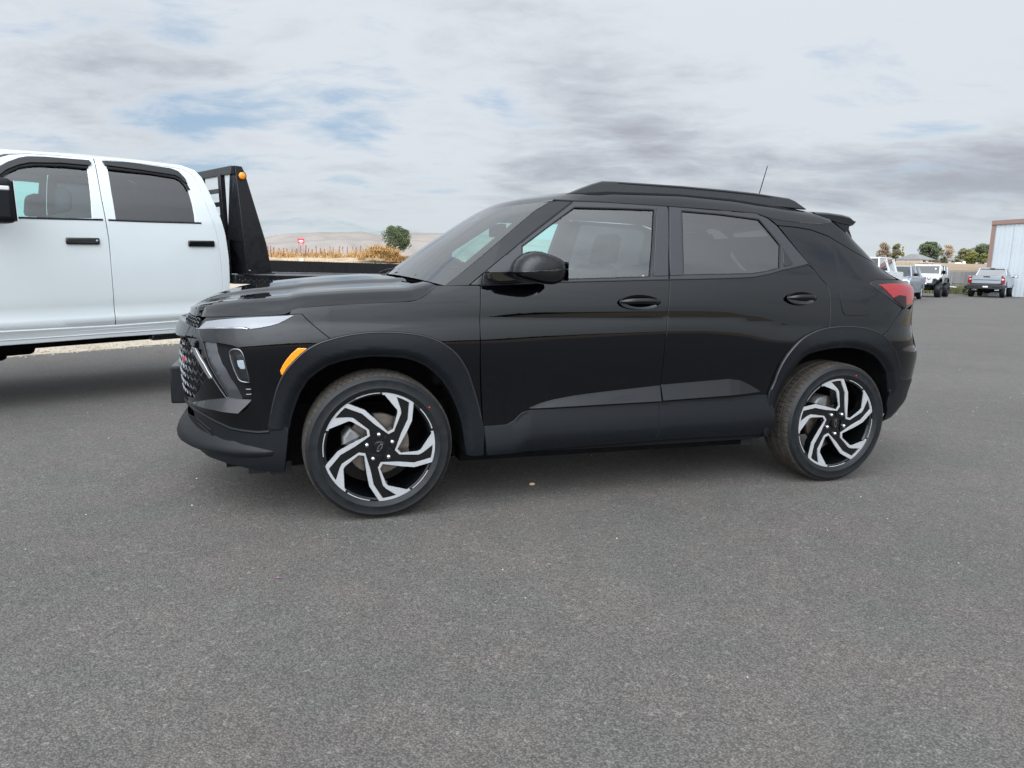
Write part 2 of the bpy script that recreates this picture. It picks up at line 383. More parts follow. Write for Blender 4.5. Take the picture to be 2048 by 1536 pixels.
# ---------- body surface of the black SUV: near side is -y, x runs rearward, metres ----------
def lin(xs, ys):
    xs = np.array(xs, float); ys = np.array(ys, float)
    return lambda t: np.interp(t, xs, ys)
def hermite(xs, ys):
    xs = np.array(xs, float); ys = np.array(ys, float)
    h = np.diff(xs); d = np.diff(ys) / h
    m = np.concatenate([[d[0]], np.where(d[:-1] * d[1:] > 0, 2 * d[:-1] * d[1:] / (d[:-1] + d[1:] + 1e-12), 0), [d[-1]]])
    def f(t):
        t = np.asarray(t, float); i = np.clip(np.searchsorted(xs, t) - 1, 0, len(xs) - 2)
        hh = h[i]; s = np.clip((t - xs[i]) / hh, -.5, 1.5)
        return ((1 + 2 * s) * (1 - s) ** 2 * ys[i] + s * (1 - s) ** 2 * hh * m[i] + s * s * (3 - 2 * s) * ys[i + 1] + s * s * (s - 1) * hh * m[i + 1])
    return f
def _wtab():
    zs = np.linspace(.05, 1.75, 681)
    tilt = np.interp(zs, [.05, .20, .28, .34, .45, .58, .68, .78, .86, .915, .946, .956, .988, 1.008, 1.04, 1.09, 1.14, 1.22, 1.45, 1.56, 1.62, 1.68],
                     [-40, -25, -10, -2, 0, -3.0, -3.5, -2.0, 2.2, 7.0, 11.0, 0.4, 1.7, 4.2, 9.0, 12, 16, 19.5, 22, 27, 55, 70])
    w = np.concatenate([[0], np.cumsum(-np.tan(np.radians((tilt[1:] + tilt[:-1]) / 2)) * np.diff(zs))])
    w += .887 - np.interp(.85, zs, w)
    return zs, w
_Z, _Wt = _wtab()
U0, U1, LF, LR = -.22, 2.62, 1.15, 1.35
_dz = hermite([-1, 0, .6, 1.2, 1.7, 2.1, 2.5, 3.2], [.02, .01, 0, -.004, -.012, .015, .03, .02])
_dl = hermite([-1, -.3, .5, 1.0, 1.5, 1.9, 2.2, 2.6, 3.3], [0, .004, .012, -.014, -.030, -.024, .016, .024, .01])
def W(x, z):
    x = np.asarray(x, float); z = np.asarray(z, float)
    zz = z + _dz(x) * np.exp(-((z - .93) / .13) ** 2)
    zz = zz + _dl(x) * np.exp(-((z - .865) / .06) ** 2) + .0035 * np.sin(x * 5.1 + z * 3) * np.exp(-((z - .93) / .12) ** 2)
    w = np.interp(zz, _Z, _Wt)
    lo = np.clip((z - .2) / .9, 0, 1)
    t = np.clip((x - 1.25), -3, 3)
    w = w - np.where(t < 0, .020, .016) * np.abs(t / 1.6) ** 2.2
    up = np.clip((z - 1.08) / .45, 0, 1)
    w = w - up * np.where(t > 0, .05 * (np.clip(t, 0, 3) / 1.7) ** 2, .02 * (t / .9) ** 2)
    # haunches over the wheels
    for cx in (0.0, 2.64):
        w = w + .016 * np.exp(-((x - cx) / .52) ** 2) * np.exp(-((z - .84) / .16) ** 2)
    return w
xf = hermite([.12, .2, .3, .4, .55, .7, .8, .9, .96, 1.05], [-.86, -.90, -.92, -.92, -.945, -.955, -.945, -.91, -.88, -.75])
xr = hermite([0.12, 0.22, 0.3, 0.36, 0.44, 0.5, 0.6, 0.7, 0.76, 0.8, 0.95, 1.04, 1.1, 1.14, 1.18, 1.24, 1.3, 1.36, 1.42, 1.48, 1.53, 1.7], [3.18, 3.226, 3.283, 3.403, 3.484, 3.503, 3.526, 3.531, 3.515, 3.466, 3.445, 3.456, 3.473, 3.469, 3.383, 3.207, 3.117, 3.04, 2.958, 2.904, 2.864, 2.78])
_PF = np.array([(0, 1), (.42, .975), (.70, .95), (.90, .72), (.975, .36), (1, 0)])
_PR = np.array([(0, 1), (.30, .998), (.60, .985), (.97, .96), (1.0, .62), (1, 0)])
def _bez(P, t):
    n = 5; t = np.clip(t, 0, 1); c = [1, 5, 10, 10, 5, 1]; a = 0; b = 0
    for i in range(6):
        k = c[i] * t ** i * (1 - t) ** (n - i); a = a + k * P[i, 0]; b = b + k * P[i, 1]
    return a, b
def S(u, z):
    u = np.asarray(u, float); z = np.asarray(z, float)
    uu = np.clip(u, U0, U1); w = W(uu, z)
    a, b = _bez(_PF, (U0 - u) / LF); c, d = _bez(_PR, (u - U1) / LR)
    x = np.where(u < U0, U0 - a * (U0 - xf(z)), np.where(u > U1, U1 + c * (xr(z) - U1), u))
    y = np.where(u < U0, w * b, np.where(u > U1, w * d, w))
    return np.stack([x, -y, z + 0 * u], -1)
def SN(u, z, F=S):
    e = 2e-3
    a = F(u + e, z) - F(u - e, z); b = F(u, z + e) - F(u, z - e)
    n = np.cross(a, b); return n / (np.linalg.norm(n, axis=-1, keepdims=True) + 1e-12)
TR = {
 'fender': [(-.377,.994),(-.343,1.005),(-.237,1.015),(-.128,1.024),(-.016,1.03),(.11,1.036),(.145,1.038),(.178,1.045),(.199,1.054),(.221,1.068),(.248,1.089),(.276,1.113),(.319,1.114),(.487,1.117),(.48,.952),(.481,.76),(.49,.586),(.503,.431),(.493,.472),(.481,.523),(.464,.581),(.443,.641),(.423,.697),(.398,.743),(.366,.787),(.331,.818),(.283,.85),(.226,.871),(.188,.881),(.141,.888),(.083,.893),(.022,.895),(-.031,.894),(-.094,.889),(-.154,.879),(-.216,.864),(-.328,.976),(-.383,.973)],
 'bumper_top': [(-.328,.976),(-.216,.864),(-.255,.849),(-.295,.822),(-.322,.795),(-.346,.765),(-.37,.733),(-.394,.689),(-.414,.637),(-.429,.583),(-.444,.524),(-.463,.454),(-.465,.437),(-.516,.432),(-.596,.437),(-.662,.443),(-.737,.462),(-.856,.486),(-.957,.493)],
 'grille_edge': [(-.925,.56),(-.85,.615),(-.78,.675),(-.811,.715),(-.863,.764),(-.923,.8)],
 'lamp_top': [(-.898,.891),(-.852,.925),(-.741,.939),(-.639,.95),(-.511,.959),(-.388,.967),(-.36,.971),(-.39,.951),(-.419,.934),(-.456,.923),(-.494,.915),(-.546,.907),(-.573,.915),(-.725,.906)],
 'lamp_gap': [(-.896,.926),(-.873,.943),(-.65,.958),(-.385,.971),(-.329,.977),(-.412,.927),(-.476,.906),(-.555,.903),(-.722,.898),(-.907,.884)],
 'pocket': [(-.824,.836),(-.732,.839),(-.667,.835),(-.624,.831),(-.6,.825),(-.583,.815),(-.565,.8),(-.553,.764),(-.54,.721),(-.527,.649),(-.53,.583),(-.557,.582),(-.648,.584),(-.67,.62),(-.696,.654),(-.727,.695),(-.763,.737),(-.79,.781)],
 'lens': [(-.638,.796),(-.63,.808),(-.618,.814),(-.599,.815),(-.581,.812),(-.567,.795),(-.558,.77),(-.548,.728),(-.539,.695),(-.534,.664),(-.558,.664),(-.585,.67),(-.599,.697),(-.614,.729),(-.628,.765)],
 'facet': [(-.961,.527),(-.777,.566),(-.657,.586),(-.53,.583),(-.553,.557),(-.579,.53),(-.712,.534)],
 'strip': [(-.923,.8),(-.875,.798),(-.791,.734),(-.736,.673),(-.758,.669),(-.833,.739)],
 'marker': [(-.373,.775),(-.355,.801),(-.333,.824),(-.295,.824),(-.318,.803),(-.338,.779),(-.362,.742),(-.391,.692),(-.399,.723),(-.387,.751)],
 'arch_f_o': [(-.465,.437),(-.463,.454),(-.444,.524),(-.429,.583),(-.414,.637),(-.394,.689),(-.37,.733),(-.346,.765),(-.322,.795),(-.295,.822),(-.255,.849),(-.216,.864),(-.154,.879),(-.094,.889),(-.031,.894),(.022,.895),(.083,.893),(.141,.888),(.188,.881),(.226,.871),(.283,.85),(.331,.818),(.366,.787),(.398,.743),(.423,.697),(.443,.641),(.464,.581),(.481,.523),(.493,.472),(.504,.429)],
 'arch_f_i': [(.421,.286),(.411,.415),(.4,.466),(.384,.513),(.363,.564),(.335,.616),(.299,.666),(.259,.706),(.22,.738),(.173,.761),(.113,.779),(.046,.785),(-.032,.788),(-.104,.781),(-.169,.768),(-.228,.748),(-.265,.716),(-.3,.679),(-.33,.62),(-.355,.55),(-.372,.496),(-.383,.447),(-.392,.373),(-.401,.301)],
 'arch_r_o': [(2.165,.532),(2.174,.566),(2.188,.598),(2.203,.657),(2.223,.712),(2.251,.762),(2.286,.804),(2.321,.837),(2.361,.862),(2.44,.892),(2.528,.91),(2.608,.914),(2.696,.914),(2.772,.908),(2.835,.896),(2.883,.882),(2.928,.865),(2.966,.842),(3.001,.815),(3.025,.782),(3.042,.744),(3.066,.707),(3.089,.669),(3.125,.595)],
 'arch_r_i': [(3.118,.432),(3.066,.526),(3.034,.591),(3.015,.636),(2.981,.67),(2.953,.696),(2.913,.728),(2.876,.752),(2.831,.772),(2.786,.785),(2.721,.796),(2.652,.799),(2.579,.797),(2.51,.788),(2.457,.779),(2.41,.766),(2.371,.746),(2.341,.71),(2.309,.669),(2.279,.623),(2.254,.575),(2.236,.529),(2.223,.469),(2.218,.421),(2.212,.356),(2.21,.303)],
 'lower_f': [(-.957,.493),(-.856,.486),(-.737,.462),(-.662,.443),(-.596,.437),(-.516,.432),(-.465,.437),(-.463,.454),(-.383,.454),(-.392,.373),(-.407,.245),(-.49,.247),(-.567,.258),(-.654,.268),(-.762,.278),(-.856,.282),(-.962,.299),(-1.016,.324)],
 'bead': [(-.957,.493),(-.856,.486),(-.737,.462),(-.662,.443),(-.596,.437),(-.516,.432),(-.465,.437)],
 'wedge': [(-.768,.394),(-.647,.386),(-.551,.366),(-.471,.347),(-.552,.337),(-.65,.337),(-.791,.336),(-.859,.346)],
 'front_door': [(.487,1.116),(.686,1.125),(.883,1.137),(1.197,1.149),(1.51,1.161),(1.511,1.13),(1.5,1.044),(1.493,.957),(1.483,.823),(1.481,.698),(1.475,.554),(1.476,.515),(1.276,.511),(.993,.504),(.746,.498),(.708,.488),(.685,.467),(.664,.447),(.627,.43),(.568,.427),(.507,.426),(.495,.585),(.483,.76),(.48,.952)],
 'front_clad': [(.507,.426),(.568,.427),(.627,.43),(.664,.447),(.685,.467),(.708,.488),(.746,.498),(.993,.504),(1.276,.511),(1.476,.515),(1.469,.412),(1.477,.368),(1.461,.315),(1.47,.31),(.976,.298),(.527,.285),(.519,.357)],
 'rear_door': [(1.51,1.161),(1.697,1.167),(1.907,1.176),(2.034,1.183),(2.149,1.203),(2.244,1.227),(2.429,1.258),(2.463,1.23),(2.498,1.182),(2.53,1.152),(2.537,1.11),(2.54,1.035),(2.536,.954),(2.528,.91),(2.44,.892),(2.361,.862),(2.321,.837),(2.286,.804),(2.251,.762),(2.223,.712),(2.203,.657),(2.188,.598),(2.174,.566),(2.165,.532),(1.788,.525),(1.487,.517),(1.475,.554),(1.481,.698),(1.483,.823),(1.493,.957),(1.5,1.044),(1.511,1.13)],
 'rear_clad': [(1.487,.517),(1.788,.525),(2.165,.532),(2.185,.502),(2.212,.414),(2.21,.303),(2.163,.296),(2.147,.304),(1.745,.311),(1.472,.31),(1.461,.315),(1.477,.368),(1.469,.412),(1.476,.515)],
 'ledge_f': [(.739,.509),(.807,.534),(.876,.55),(.989,.567),(1.128,.58),(1.473,.606),(1.475,.527),(1.104,.519)],
 'ledge_r': [(1.479,.609),(1.715,.621),(1.903,.63),(1.969,.62),(2.037,.593),(2.112,.553),(1.787,.541),(1.483,.53)],
 'quarter': [(2.432,1.26),(2.349,1.366),(2.268,1.474),(2.387,1.47),(2.498,1.459),(2.605,1.43),(2.817,1.382),(3.0,1.331),(3.261,1.272),(3.255,1.228),(3.231,1.188),(2.967,1.183),(2.909,1.178),(2.876,1.166),(2.879,1.145),(2.909,1.123),(3.044,1.06),(3.147,1.018),(3.075,.952),(3.009,.895),(2.964,.87),(2.928,.865),(2.883,.882),(2.835,.896),(2.772,.908),(2.696,.914),(2.608,.914),(2.528,.91),(2.528,.91),(2.536,.954),(2.54,1.035),(2.537,1.11),(2.53,1.152),(2.498,1.182),(2.463,1.23)],
 'cpil': [(2.208,1.519),(2.248,1.515),(2.288,1.508),(2.425,1.501),(2.568,1.498),(2.629,1.504),(2.823,1.511),(2.988,1.468),(3.161,1.423),(3.22,1.361),(3.255,1.302),(3.281,1.274),(3.005,1.333),(2.821,1.384),(2.606,1.433),(2.499,1.462),(2.388,1.473),(2.279,1.476),(2.262,1.478),(2.237,1.499)],
 'tail': [(2.876,1.166),(2.909,1.178),(2.967,1.183),(3.258,1.184),(3.381,1.172),(3.405,1.155),(3.404,1.135),(3.34,1.104),(3.329,1.043),(3.185,1.013),(3.044,1.06),(2.909,1.123),(2.879,1.145)],
 'fuel': [(2.608,1.105),(2.617,1.118),(2.637,1.123),(2.72,1.124),(2.804,1.123),(2.819,1.116),(2.83,1.103),(2.841,1.065),(2.852,1.023),(2.85,.999),(2.841,.988),(2.815,.981),(2.734,.979),(2.655,.979),(2.636,.986),(2.625,1.0),(2.613,1.052)],
 'bump_r': [(3.147,1.015),(3.223,1.016),(3.32,1.004),(3.336,.881),(3.361,.794),(3.396,.749),(3.397,.573),(3.214,.585),(3.125,.595),(3.089,.669),(3.066,.707),(3.042,.744),(3.025,.782),(3.001,.815),(2.962,.848),(2.964,.87),(3.009,.895),(3.075,.952)],
 'low_r': [(3.125,.595),(3.214,.585),(3.397,.573),(3.364,.487),(3.388,.458),(3.282,.405),(3.286,.346),(3.167,.328),(3.071,.439),(3.077,.496),(3.066,.526),(3.134,.57)],
 'pillarA': [(.311,1.113),(.332,1.127),(.403,1.178),(.495,1.249),(.576,1.313),(.698,1.411),(.798,1.489),(.882,1.537),(.906,1.55),(.957,1.552),(1.012,1.55),(.906,1.475),(.761,1.371),(.622,1.264),(.501,1.173),(.43,1.117)],
 'sailsm': [(.44,1.119),(.503,1.168),(.49,1.12)],
 'sail': [(.508,1.173),(.621,1.259),(.711,1.329),(.694,1.136),(.585,1.128),(.495,1.122)],
 'glass_f': [(.711,1.313),(.858,1.415),(1.017,1.522),(1.247,1.528),(1.483,1.532),(1.449,1.365),(1.405,1.172),(1.17,1.16),(.951,1.151),(.695,1.138)],
 'frame_f': [(.627,1.262),(.761,1.366),(.905,1.469),(1.012,1.545),(1.017,1.548),(1.166,1.551),(1.562,1.548),(1.537,1.394),(1.507,1.163),(1.198,1.15),(.883,1.139),(.694,1.129),(.711,1.329)],
 'appl_f': [(1.493,1.537),(1.56,1.537),(1.533,1.368),(1.503,1.181),(1.418,1.178),(1.455,1.365)],
 'appl_r': [(1.573,1.537),(1.635,1.536),(1.612,1.371),(1.592,1.186),(1.518,1.182),(1.543,1.368)],
 'glass_r': [(1.642,1.534),(1.888,1.527),(2.145,1.51),(2.204,1.439),(2.26,1.367),(2.244,1.304),(2.226,1.236),(2.135,1.215),(2.037,1.2),(1.824,1.192),(1.596,1.185),(1.618,1.371)],
 'frame_r': [(1.571,1.548),(2.133,1.536),(2.203,1.513),(2.254,1.475),(2.348,1.36),(2.428,1.266),(2.245,1.23),(2.15,1.206),(2.034,1.186),(1.908,1.178),(1.697,1.169),(1.516,1.164),(1.539,1.368)],
 'tri_r': [(2.268,1.346),(2.293,1.305),(2.316,1.263),(2.305,1.256),(2.253,1.245),(2.256,1.296)],
 'drip': [(.906,1.55),(1.012,1.551),(1.166,1.554),(1.563,1.552),(1.893,1.548),(2.135,1.541),(2.205,1.521),(2.288,1.508),(2.425,1.501),(2.568,1.498),(2.629,1.504),(2.825,1.512)],
 'roof_step': [(2.204,1.518),(2.233,1.499),(2.262,1.478),(2.288,1.508)],
 'hood_edge': [(-1.104,.938),(-.976,.941),(-.902,.943),(-.651,.96),(-.386,.974),(-.377,.994),(-.343,1.005),(-.237,1.015),(-.128,1.024),(-.016,1.03),(.11,1.036),(.145,1.038),(.178,1.045),(.199,1.054),(.221,1.068),(.248,1.089),(.276,1.113)],
 'wind_edge': [(.311,1.113),(.332,1.127),(.403,1.178),(.495,1.249),(.576,1.313),(.698,1.411),(.798,1.489),(.882,1.537)],
 'handle_f': [(1.326,1.044),(1.208,1.043),(1.443,1.045),(1.326,1.083),(1.324,1.004)],
 'handle_r': [(2.329,1.073),(2.208,1.072),(2.453,1.075),(2.333,1.113),(2.327,1.034)],
 'tail_red': [(2.936,1.157),(3.043,1.163),(3.18,1.165),(3.305,1.16),(3.36,1.15),(3.318,1.112),(3.316,1.049),(3.196,1.037),(3.177,1.092),(3.095,1.096),(3.038,1.08)],
 'tail_dark': [(3.045,1.069),(3.053,1.086),(3.094,1.095),(3.177,1.092),(3.196,1.035),(3.184,1.018)],
 'sticker': [(1.357,1.185)],
 'led': [(-.596,.762),(-.556,.763),(-.552,.738),(-.56,.727),(-.577,.726),(-.59,.739)],
 'ledtop': [(-.605,.786),(-.569,.788),(-.558,.766),(-.596,.764)],
 'fin1': [(-.553,.632),(-.529,.633)],
 'fin2': [(-.553,.608),(-.529,.61)],
 'vent': [(-1.209,.426),(-.972,.455),(-.875,.424),(-.786,.402),(-.854,.399),(-.952,.409),(-1.084,.415)],
}
# ================================================================== the black SUV
suv = empty('compact_suv', (-0.8865, 4.0935, 0), R(17.8), 'glossy black compact SUV parked side-on in the foreground, matte wheel arches and two-tone wheels', 'car')
def P_(m): return M[m]
def both(fn):
    for s in (False, True): fn(s)
T_ = {k: [tuple(q) for q in v] for k, v in TR.items()}

def smooth_open(p):
    p = [np.array(q, float) for q in p]
    for _ in range(2): p = [p[0]] + [r_ for i in range(len(p) - 1) for r_ in (p[i] * .75 + p[i + 1] * .25, p[i] * .25 + p[i + 1] * .75)] + [p[-1]]
    return [tuple(q) for q in p]
wellF, wellR = T_['arch_f_i'], T_['arch_r_i']
# --- inner shell: dark structure behind every panel gap, with the window and wheel openings left open
shell_poly = [(-1.37, .33), (-.9, .30), (-.60, .27)] + [(-.405, .27)] + wellF[::-1] + [(.45, .28), (1.0, .27), (2.15, .27)] + wellR[::-1][0:] + [(3.12, .40), (3.25, .36), (3.60, .40), (3.97, .45), (3.97, 1.10), (3.45, 1.15), (3.30, 1.26), (3.18, 1.40), (2.95, 1.50)] + [(q[0], q[1] - .004) for q in T_['drip'][::-1][2:]] + [(q[0] + .012, q[1] - .012) for q in T_['wind_edge'][::-1]] + [(q[0] + .01, q[1] - .012) for q in T_['hood_edge'][::-1]] + [(-1.37, .925)]
def bodyshell(s):
    panel('inner_shell', shell_poly, M['dark'], suv, off=-.022, depth=.004, bev=.001, res=.05, gap=0, holes=[inset(T_['glass_f'], -.02), inset(T_['glass_r'], -.02)], flip=s)
both(bodyshell)

# --- painted panels
doors = {}
def panels(s):
    fd = panel('fender', T_['fender'], M['paint'], suv, res=.022, flip=s)
    b = panel('front_bumper', BUMPER, M['paint'], suv, res=.022, holes=[inset(T_['pocket'], -.001)], depth=.02, gap=.0015, flip=s)
    d1 = panel('front_door', T_['front_door'], M['paint'], suv, res=.022, flip=s)
    d2 = panel('rear_door', T_['rear_door'], M['paint'], suv, res=.022, flip=s)
    q = panel('quarter_panel', T_['quarter'], M['paint'], suv, res=.022, flip=s)
    panel('roof_pillar', T_['cpil'], M['paint'], suv, res=.03, flip=s, gap=.0015)
    panel('windscreen_pillar', T_['pillarA'], M['paint'], suv, off=-.002, res=.02, flip=s, gap=.0015)
    panel('rear_bumper', T_['bump_r'], M['paint'], suv, res=.03, off=.002, flip=s)
    # matte cladding
    panel('lower_bumper', T_['lower_f'], M['clad'], suv, off=.006, res=.03, flip=s, gap=.001, bev=.005)
    panel('lower_rear_bumper', T_['low_r'], M['clad'], suv, off=.004, res=.03, flip=s, gap=.001, bev=.004)
    panel('door_cladding', T_['front_clad'], M['clad'], d1, off=cladoff, res=.022, flip=s, gap=.002, bev=.005)
    panel('door_cladding', T_['rear_clad'], M['clad'], d2, off=cladoff, res=.022, flip=s, gap=.002, bev=.005)
    ao, ai = T_['arch_f_o'], T_['arch_f_i']
    pl = [(-.463, .452)] + ao[2:] + [(.508, .405), (.508, .285), (.43, .285)] + ai[1:-2] + [(-.392, .452)]
    panel('wheel_arch_trim', pl, M['clad'], suv, off=archoff(wellF), res=.014, flip=s, gap=.0005, bev=.007, depth=.045)
    ao, ai = T_['arch_r_o'], T_['arch_r_i']
    pl = ao[0:12] + [(2.607, .9135)] + [(2.600, .797)] + ai[12:] + [(2.16, .30), (2.165, .50)]
    panel('wheel_arch_trim', pl, M['clad'], d2, off=archoff(wellR), res=.014, flip=s, gap=.0005, bev=.007, depth=.045)
    pl = [(2.6105, .914)] + ao[12:] + [(3.128, .60), (3.10, .50)] + ai[0:12] + [(2.6035, .797)]
    panel('wheel_arch_trim', pl, M['clad'], suv, off=archoff(wellR), res=.014, flip=s, gap=.0005, bev=.007, depth=.045)
    # the sculpted ledges low in the doors
    for k, dd in (('ledge_f', d1), ('ledge_r', d2)):
        tz = ([.735, .807, .876, .989, 1.128, 1.473], [.506, .534, .551, .568, .581, .607]) if k == 'ledge_f' else ([1.479, 1.715, 1.903, 1.969, 2.037, 2.112], [.610, .622, .631, .621, .594, .553])
        panel('door_ledge', T_[k], M['paint'], dd, off=lambda u, z, t=tz: .0015 + .34 * np.clip(np.interp(u, *t) - z, 0, .2), depth=.03, bev=.002, res=.014, flip=s, gap=.0005)
    # greenhouse
    fr = panel('window_frame', T_['frame_f'], M['satin'], d1, off=-.001, res=.03, holes=[T_['glass_f']], flip=s, gap=.001, depth=.03)
    panel('pillar_cover', T_['appl_f'], M['satin'], d1, off=.004, res=.04, flip=s, gap=.001)
    panel('window_glass', inset(T_['glass_f'], -.012), M['glass'], d1, off=-.010, depth=.002, bev=.0005, res=.06, flip=s, gap=0)
    for g_, d_ in ((T_['glass_f'], d1), (T_['glass_r'], d2)):
        lp = inset(g_, .003); strip('glass_seal', subdiv(lp, .08) + [lp[0]], M['seal'], d_, .010, .0035, surf=lambda u, z: S(u, z) - SN(u, z) * .004, flip=s)
    strip('window_seal', [(q[0], q[1] + .001) for q in T_['front_door'][0:5]], M['seal'], d1, .007, .003, flip=s)
    panel('window_frame', T_['frame_r'], M['satin'], d2, off=-.001, res=.03, holes=[T_['glass_r']], flip=s, gap=.001, depth=.03)
    panel('pillar_cover', T_['appl_r'], M['satin'], d2, off=.004, res=.04, flip=s, gap=.001)
    panel('window_glass', inset(T_['glass_r'], -.012), M['tint'], d2, off=-.008, depth=.002, bev=.0005, res=.06, flip=s, gap=0)
    panel('corner_glass', T_['tri_r'], M['gloss'], d2, off=.002, res=.04, flip=s, gap=.001)
    strip('window_seal', [(q[0], q[1] + .001) for q in T_['rear_door'][0:7]], M['seal'], d2, .007, .003, flip=s)
    panel('sail_panel', T_['sail'], M['satin'], d1, off=.003, res=.04, flip=s, gap=.001)
    panel('sail_panel', T_['sailsm'], M['satin'], suv, off=.001, res=.04, flip=s, gap=.001)
    strip('arch_highlight_bead', smooth_open([q for q in T_['arch_f_o'][2:-1]]), M['satin'], suv, .010, .020, flip=s)  # raised bead in a lighter film, painting in the arch lip's highlight
    strip('arch_highlight_bead', smooth_open(T_['arch_r_o'][1:12]), M['satin'], d2, .010, .020, flip=s)
    strip('arch_highlight_bead', smooth_open([(2.612, .9145)] + T_['arch_r_o'][12:-1]), M['satin'], suv, .010, .020, flip=s)
    strip('roof_gutter', T_['drip'][:9], M['seal'], suv, .008, .002, flip=s)
    strip('pillar_seal', [(q[0], q[1]) for q in T_['frame_f'][0:4]], M['seal'], d1, .006, .004, flip=s)
    # fuel flap: its gap reads as a dark line round it (one side only)
    if not s:
        fq = smooth_closed(T_['fuel'])
        panel('fuel_flap_gap', inset(fq, -.0025), M['seal'], q, off=.0006, depth=.001, bev=.0003, res=.05, gap=0)
        panel('fuel_flap', fq, M['paint'], q, off=.0035, depth=.004, bev=.0012, res=.03, gap=.001)
    # door handles: dished cup with a blade across it
    for dd, (cx, cz), w_, h_ in ((d1, (1.3275, 1.0435), .117, .039), (d2, HR, .100, .036)):
        cup = [(cx + w_ * math.cos(t) * (1 if math.cos(t) > 0 else 1.0), cz + h_ * math.sin(t) * (1 - .18 * math.cos(2 * t) ** 2 * 0)) for t in [i * math.pi / 18 for i in range(36)]]
        handle(dd, cup, cx, cz, w_, h_, s)
    # amber side marker, lamps
    panel('side_marker', T_['marker'], M['amber'], suv, off=.0035, depth=.008, bev=.003, res=.02, flip=s, gap=.001)
    frontlamp(s); taillamp(s)
def cladoff(u, z):      # sill cladding: bulges out, then tucks under
    u = np.asarray(u, float); z = np.asarray(z, float)
    top = np.interp(u, [.50, .66, .75, 1.5, 2.2], [.425, .445, .50, .515, .532])
    t = np.clip((top - z) / .25, 0, 1)
    return .004 + .020 * np.sin(np.clip(t * 1.25, 0, 1) * np.pi * .62) - .030 * np.clip((t - .52) / .48, 0, 1) ** 1.5
def archoff(path):
    path = np.array(path)
    def f(u, z):
        Pq = np.stack([np.ravel(u), np.ravel(z)], 1); d = edge_dist(Pq, path, False).reshape(np.shape(u))
        return .0150 - .020 * np.clip(1 - d / .040, 0, 1) ** 1.6
    return f
def handle(dd, cup, cx, cz, w_, h_, s):
    k = -1 if not s else 1
    F0 = lambda x, z: float(W(x, z))
    # cup: shallow bowl standing a hair proud of the skin so that its rim reads
    n = 40; rings = []
    for rr, dp in ((1.0, .0025), (.985, .0035), (.95, .002), (.85, -.004), (.6, -.009), (.3, -.011), (0.02, -.012)):
        rings.append([(cx + w_ * rr * math.cos(2 * math.pi * i / n), k * (F0(cx + w_ * rr * math.cos(2 * math.pi * i / n), cz + h_ * rr * math.sin(2 * math.pi * i / n)) + dp + .011), cz + h_ * rr * math.sin(2 * math.pi * i / n)) for i in range(n)])
    v = [p for r_ in rings for p in r_]; f = []
    for a in range(len(rings) - 1):
        for i in range(n):
            q = (a * n + i, a * n + (i + 1) % n, (a + 1) * n + (i + 1) % n, (a + 1) * n + i); f.append(q if s else q[::-1])
    hnd = obj('door_handle', v, f, M['paint'], dd, True)
    # blade
    rows = []
    for i in range(25):
        t = -1 + 2 * i / 24; x = cx + w_ * 1.0 * t; zc = cz + .006 * (1 - t * t) + .002; hh = .011 * (1 - t ** 4) + .0045; out = .030 * (1 - t ** 4) + .0165
        ring = []
        for j in range(12):
            a = 2 * math.pi * j / 12; ring.append((x, k * (F0(x, cz) + out + .006 * math.cos(a) * (1 - t ** 4 * .8)), zc + hh * math.sin(a)))
        rows.append(ring)
    g = np.array([r_ + [r_[0]] for r_ in rows]); grid_obj('door_handle', g, M['paint'], dd, True).data.transform(Matrix())
    hnd.name = 'handle_cup'
HR = (2.0, 1.05)
BUMPER = [(-.328, .976)] + TR['bumper_top'][1:] + [(-1.372, .503), (-1.372, .538), (-1.06, .538), (-.97, .547)] + TR['grille_edge'] + [(-1.0, .83), (-1.372, .835), (-1.372, .887), (-.95, .885), (-.898, .888), (-.725, .903), (-.573, .912), (-.546, .904), (-.494, .912), (-.456, .920), (-.419, .931), (-.39, .948), (-.352, .971)]
HR = (2.334, 1.073)
def text_mesh(name, txt, size, m, parent, mw, depth=.001):
    c = bpy.data.curves.new(name, 'FONT'); c.body = txt; c.size = size; c.extrude = depth; c.align_x = 'CENTER'; c.align_y = 'CENTER'
    o = bpy.data.objects.new(name, c); SC.collection.objects.link(o)
    dg = bpy.context.evaluated_depsgraph_get(); me = bpy.data.meshes.new_from_object(o.evaluated_get(dg)); bpy.data.objects.remove(o)
    me.materials.clear(); me.materials.append(m); o = bpy.data.objects.new(name, me); link(o, parent); o.matrix_local = mw; return o
def frame_at(u, z, off, F=None):
    F = F or S; p = F(u, z); n = SN(u, z, F); n = Vector(n.tolist()); p = Vector(p.tolist()) + n * off
    zz = Vector((0, 0, 1)); ax = zz.cross(n).normalized(); ay = n.cross(ax)
    return Matrix(((ax.x, ay.x, n.x, p.x), (ax.y, ay.y, n.y, p.y), (ax.z, ay.z, n.z, p.z), (0, 0, 0, 1)))
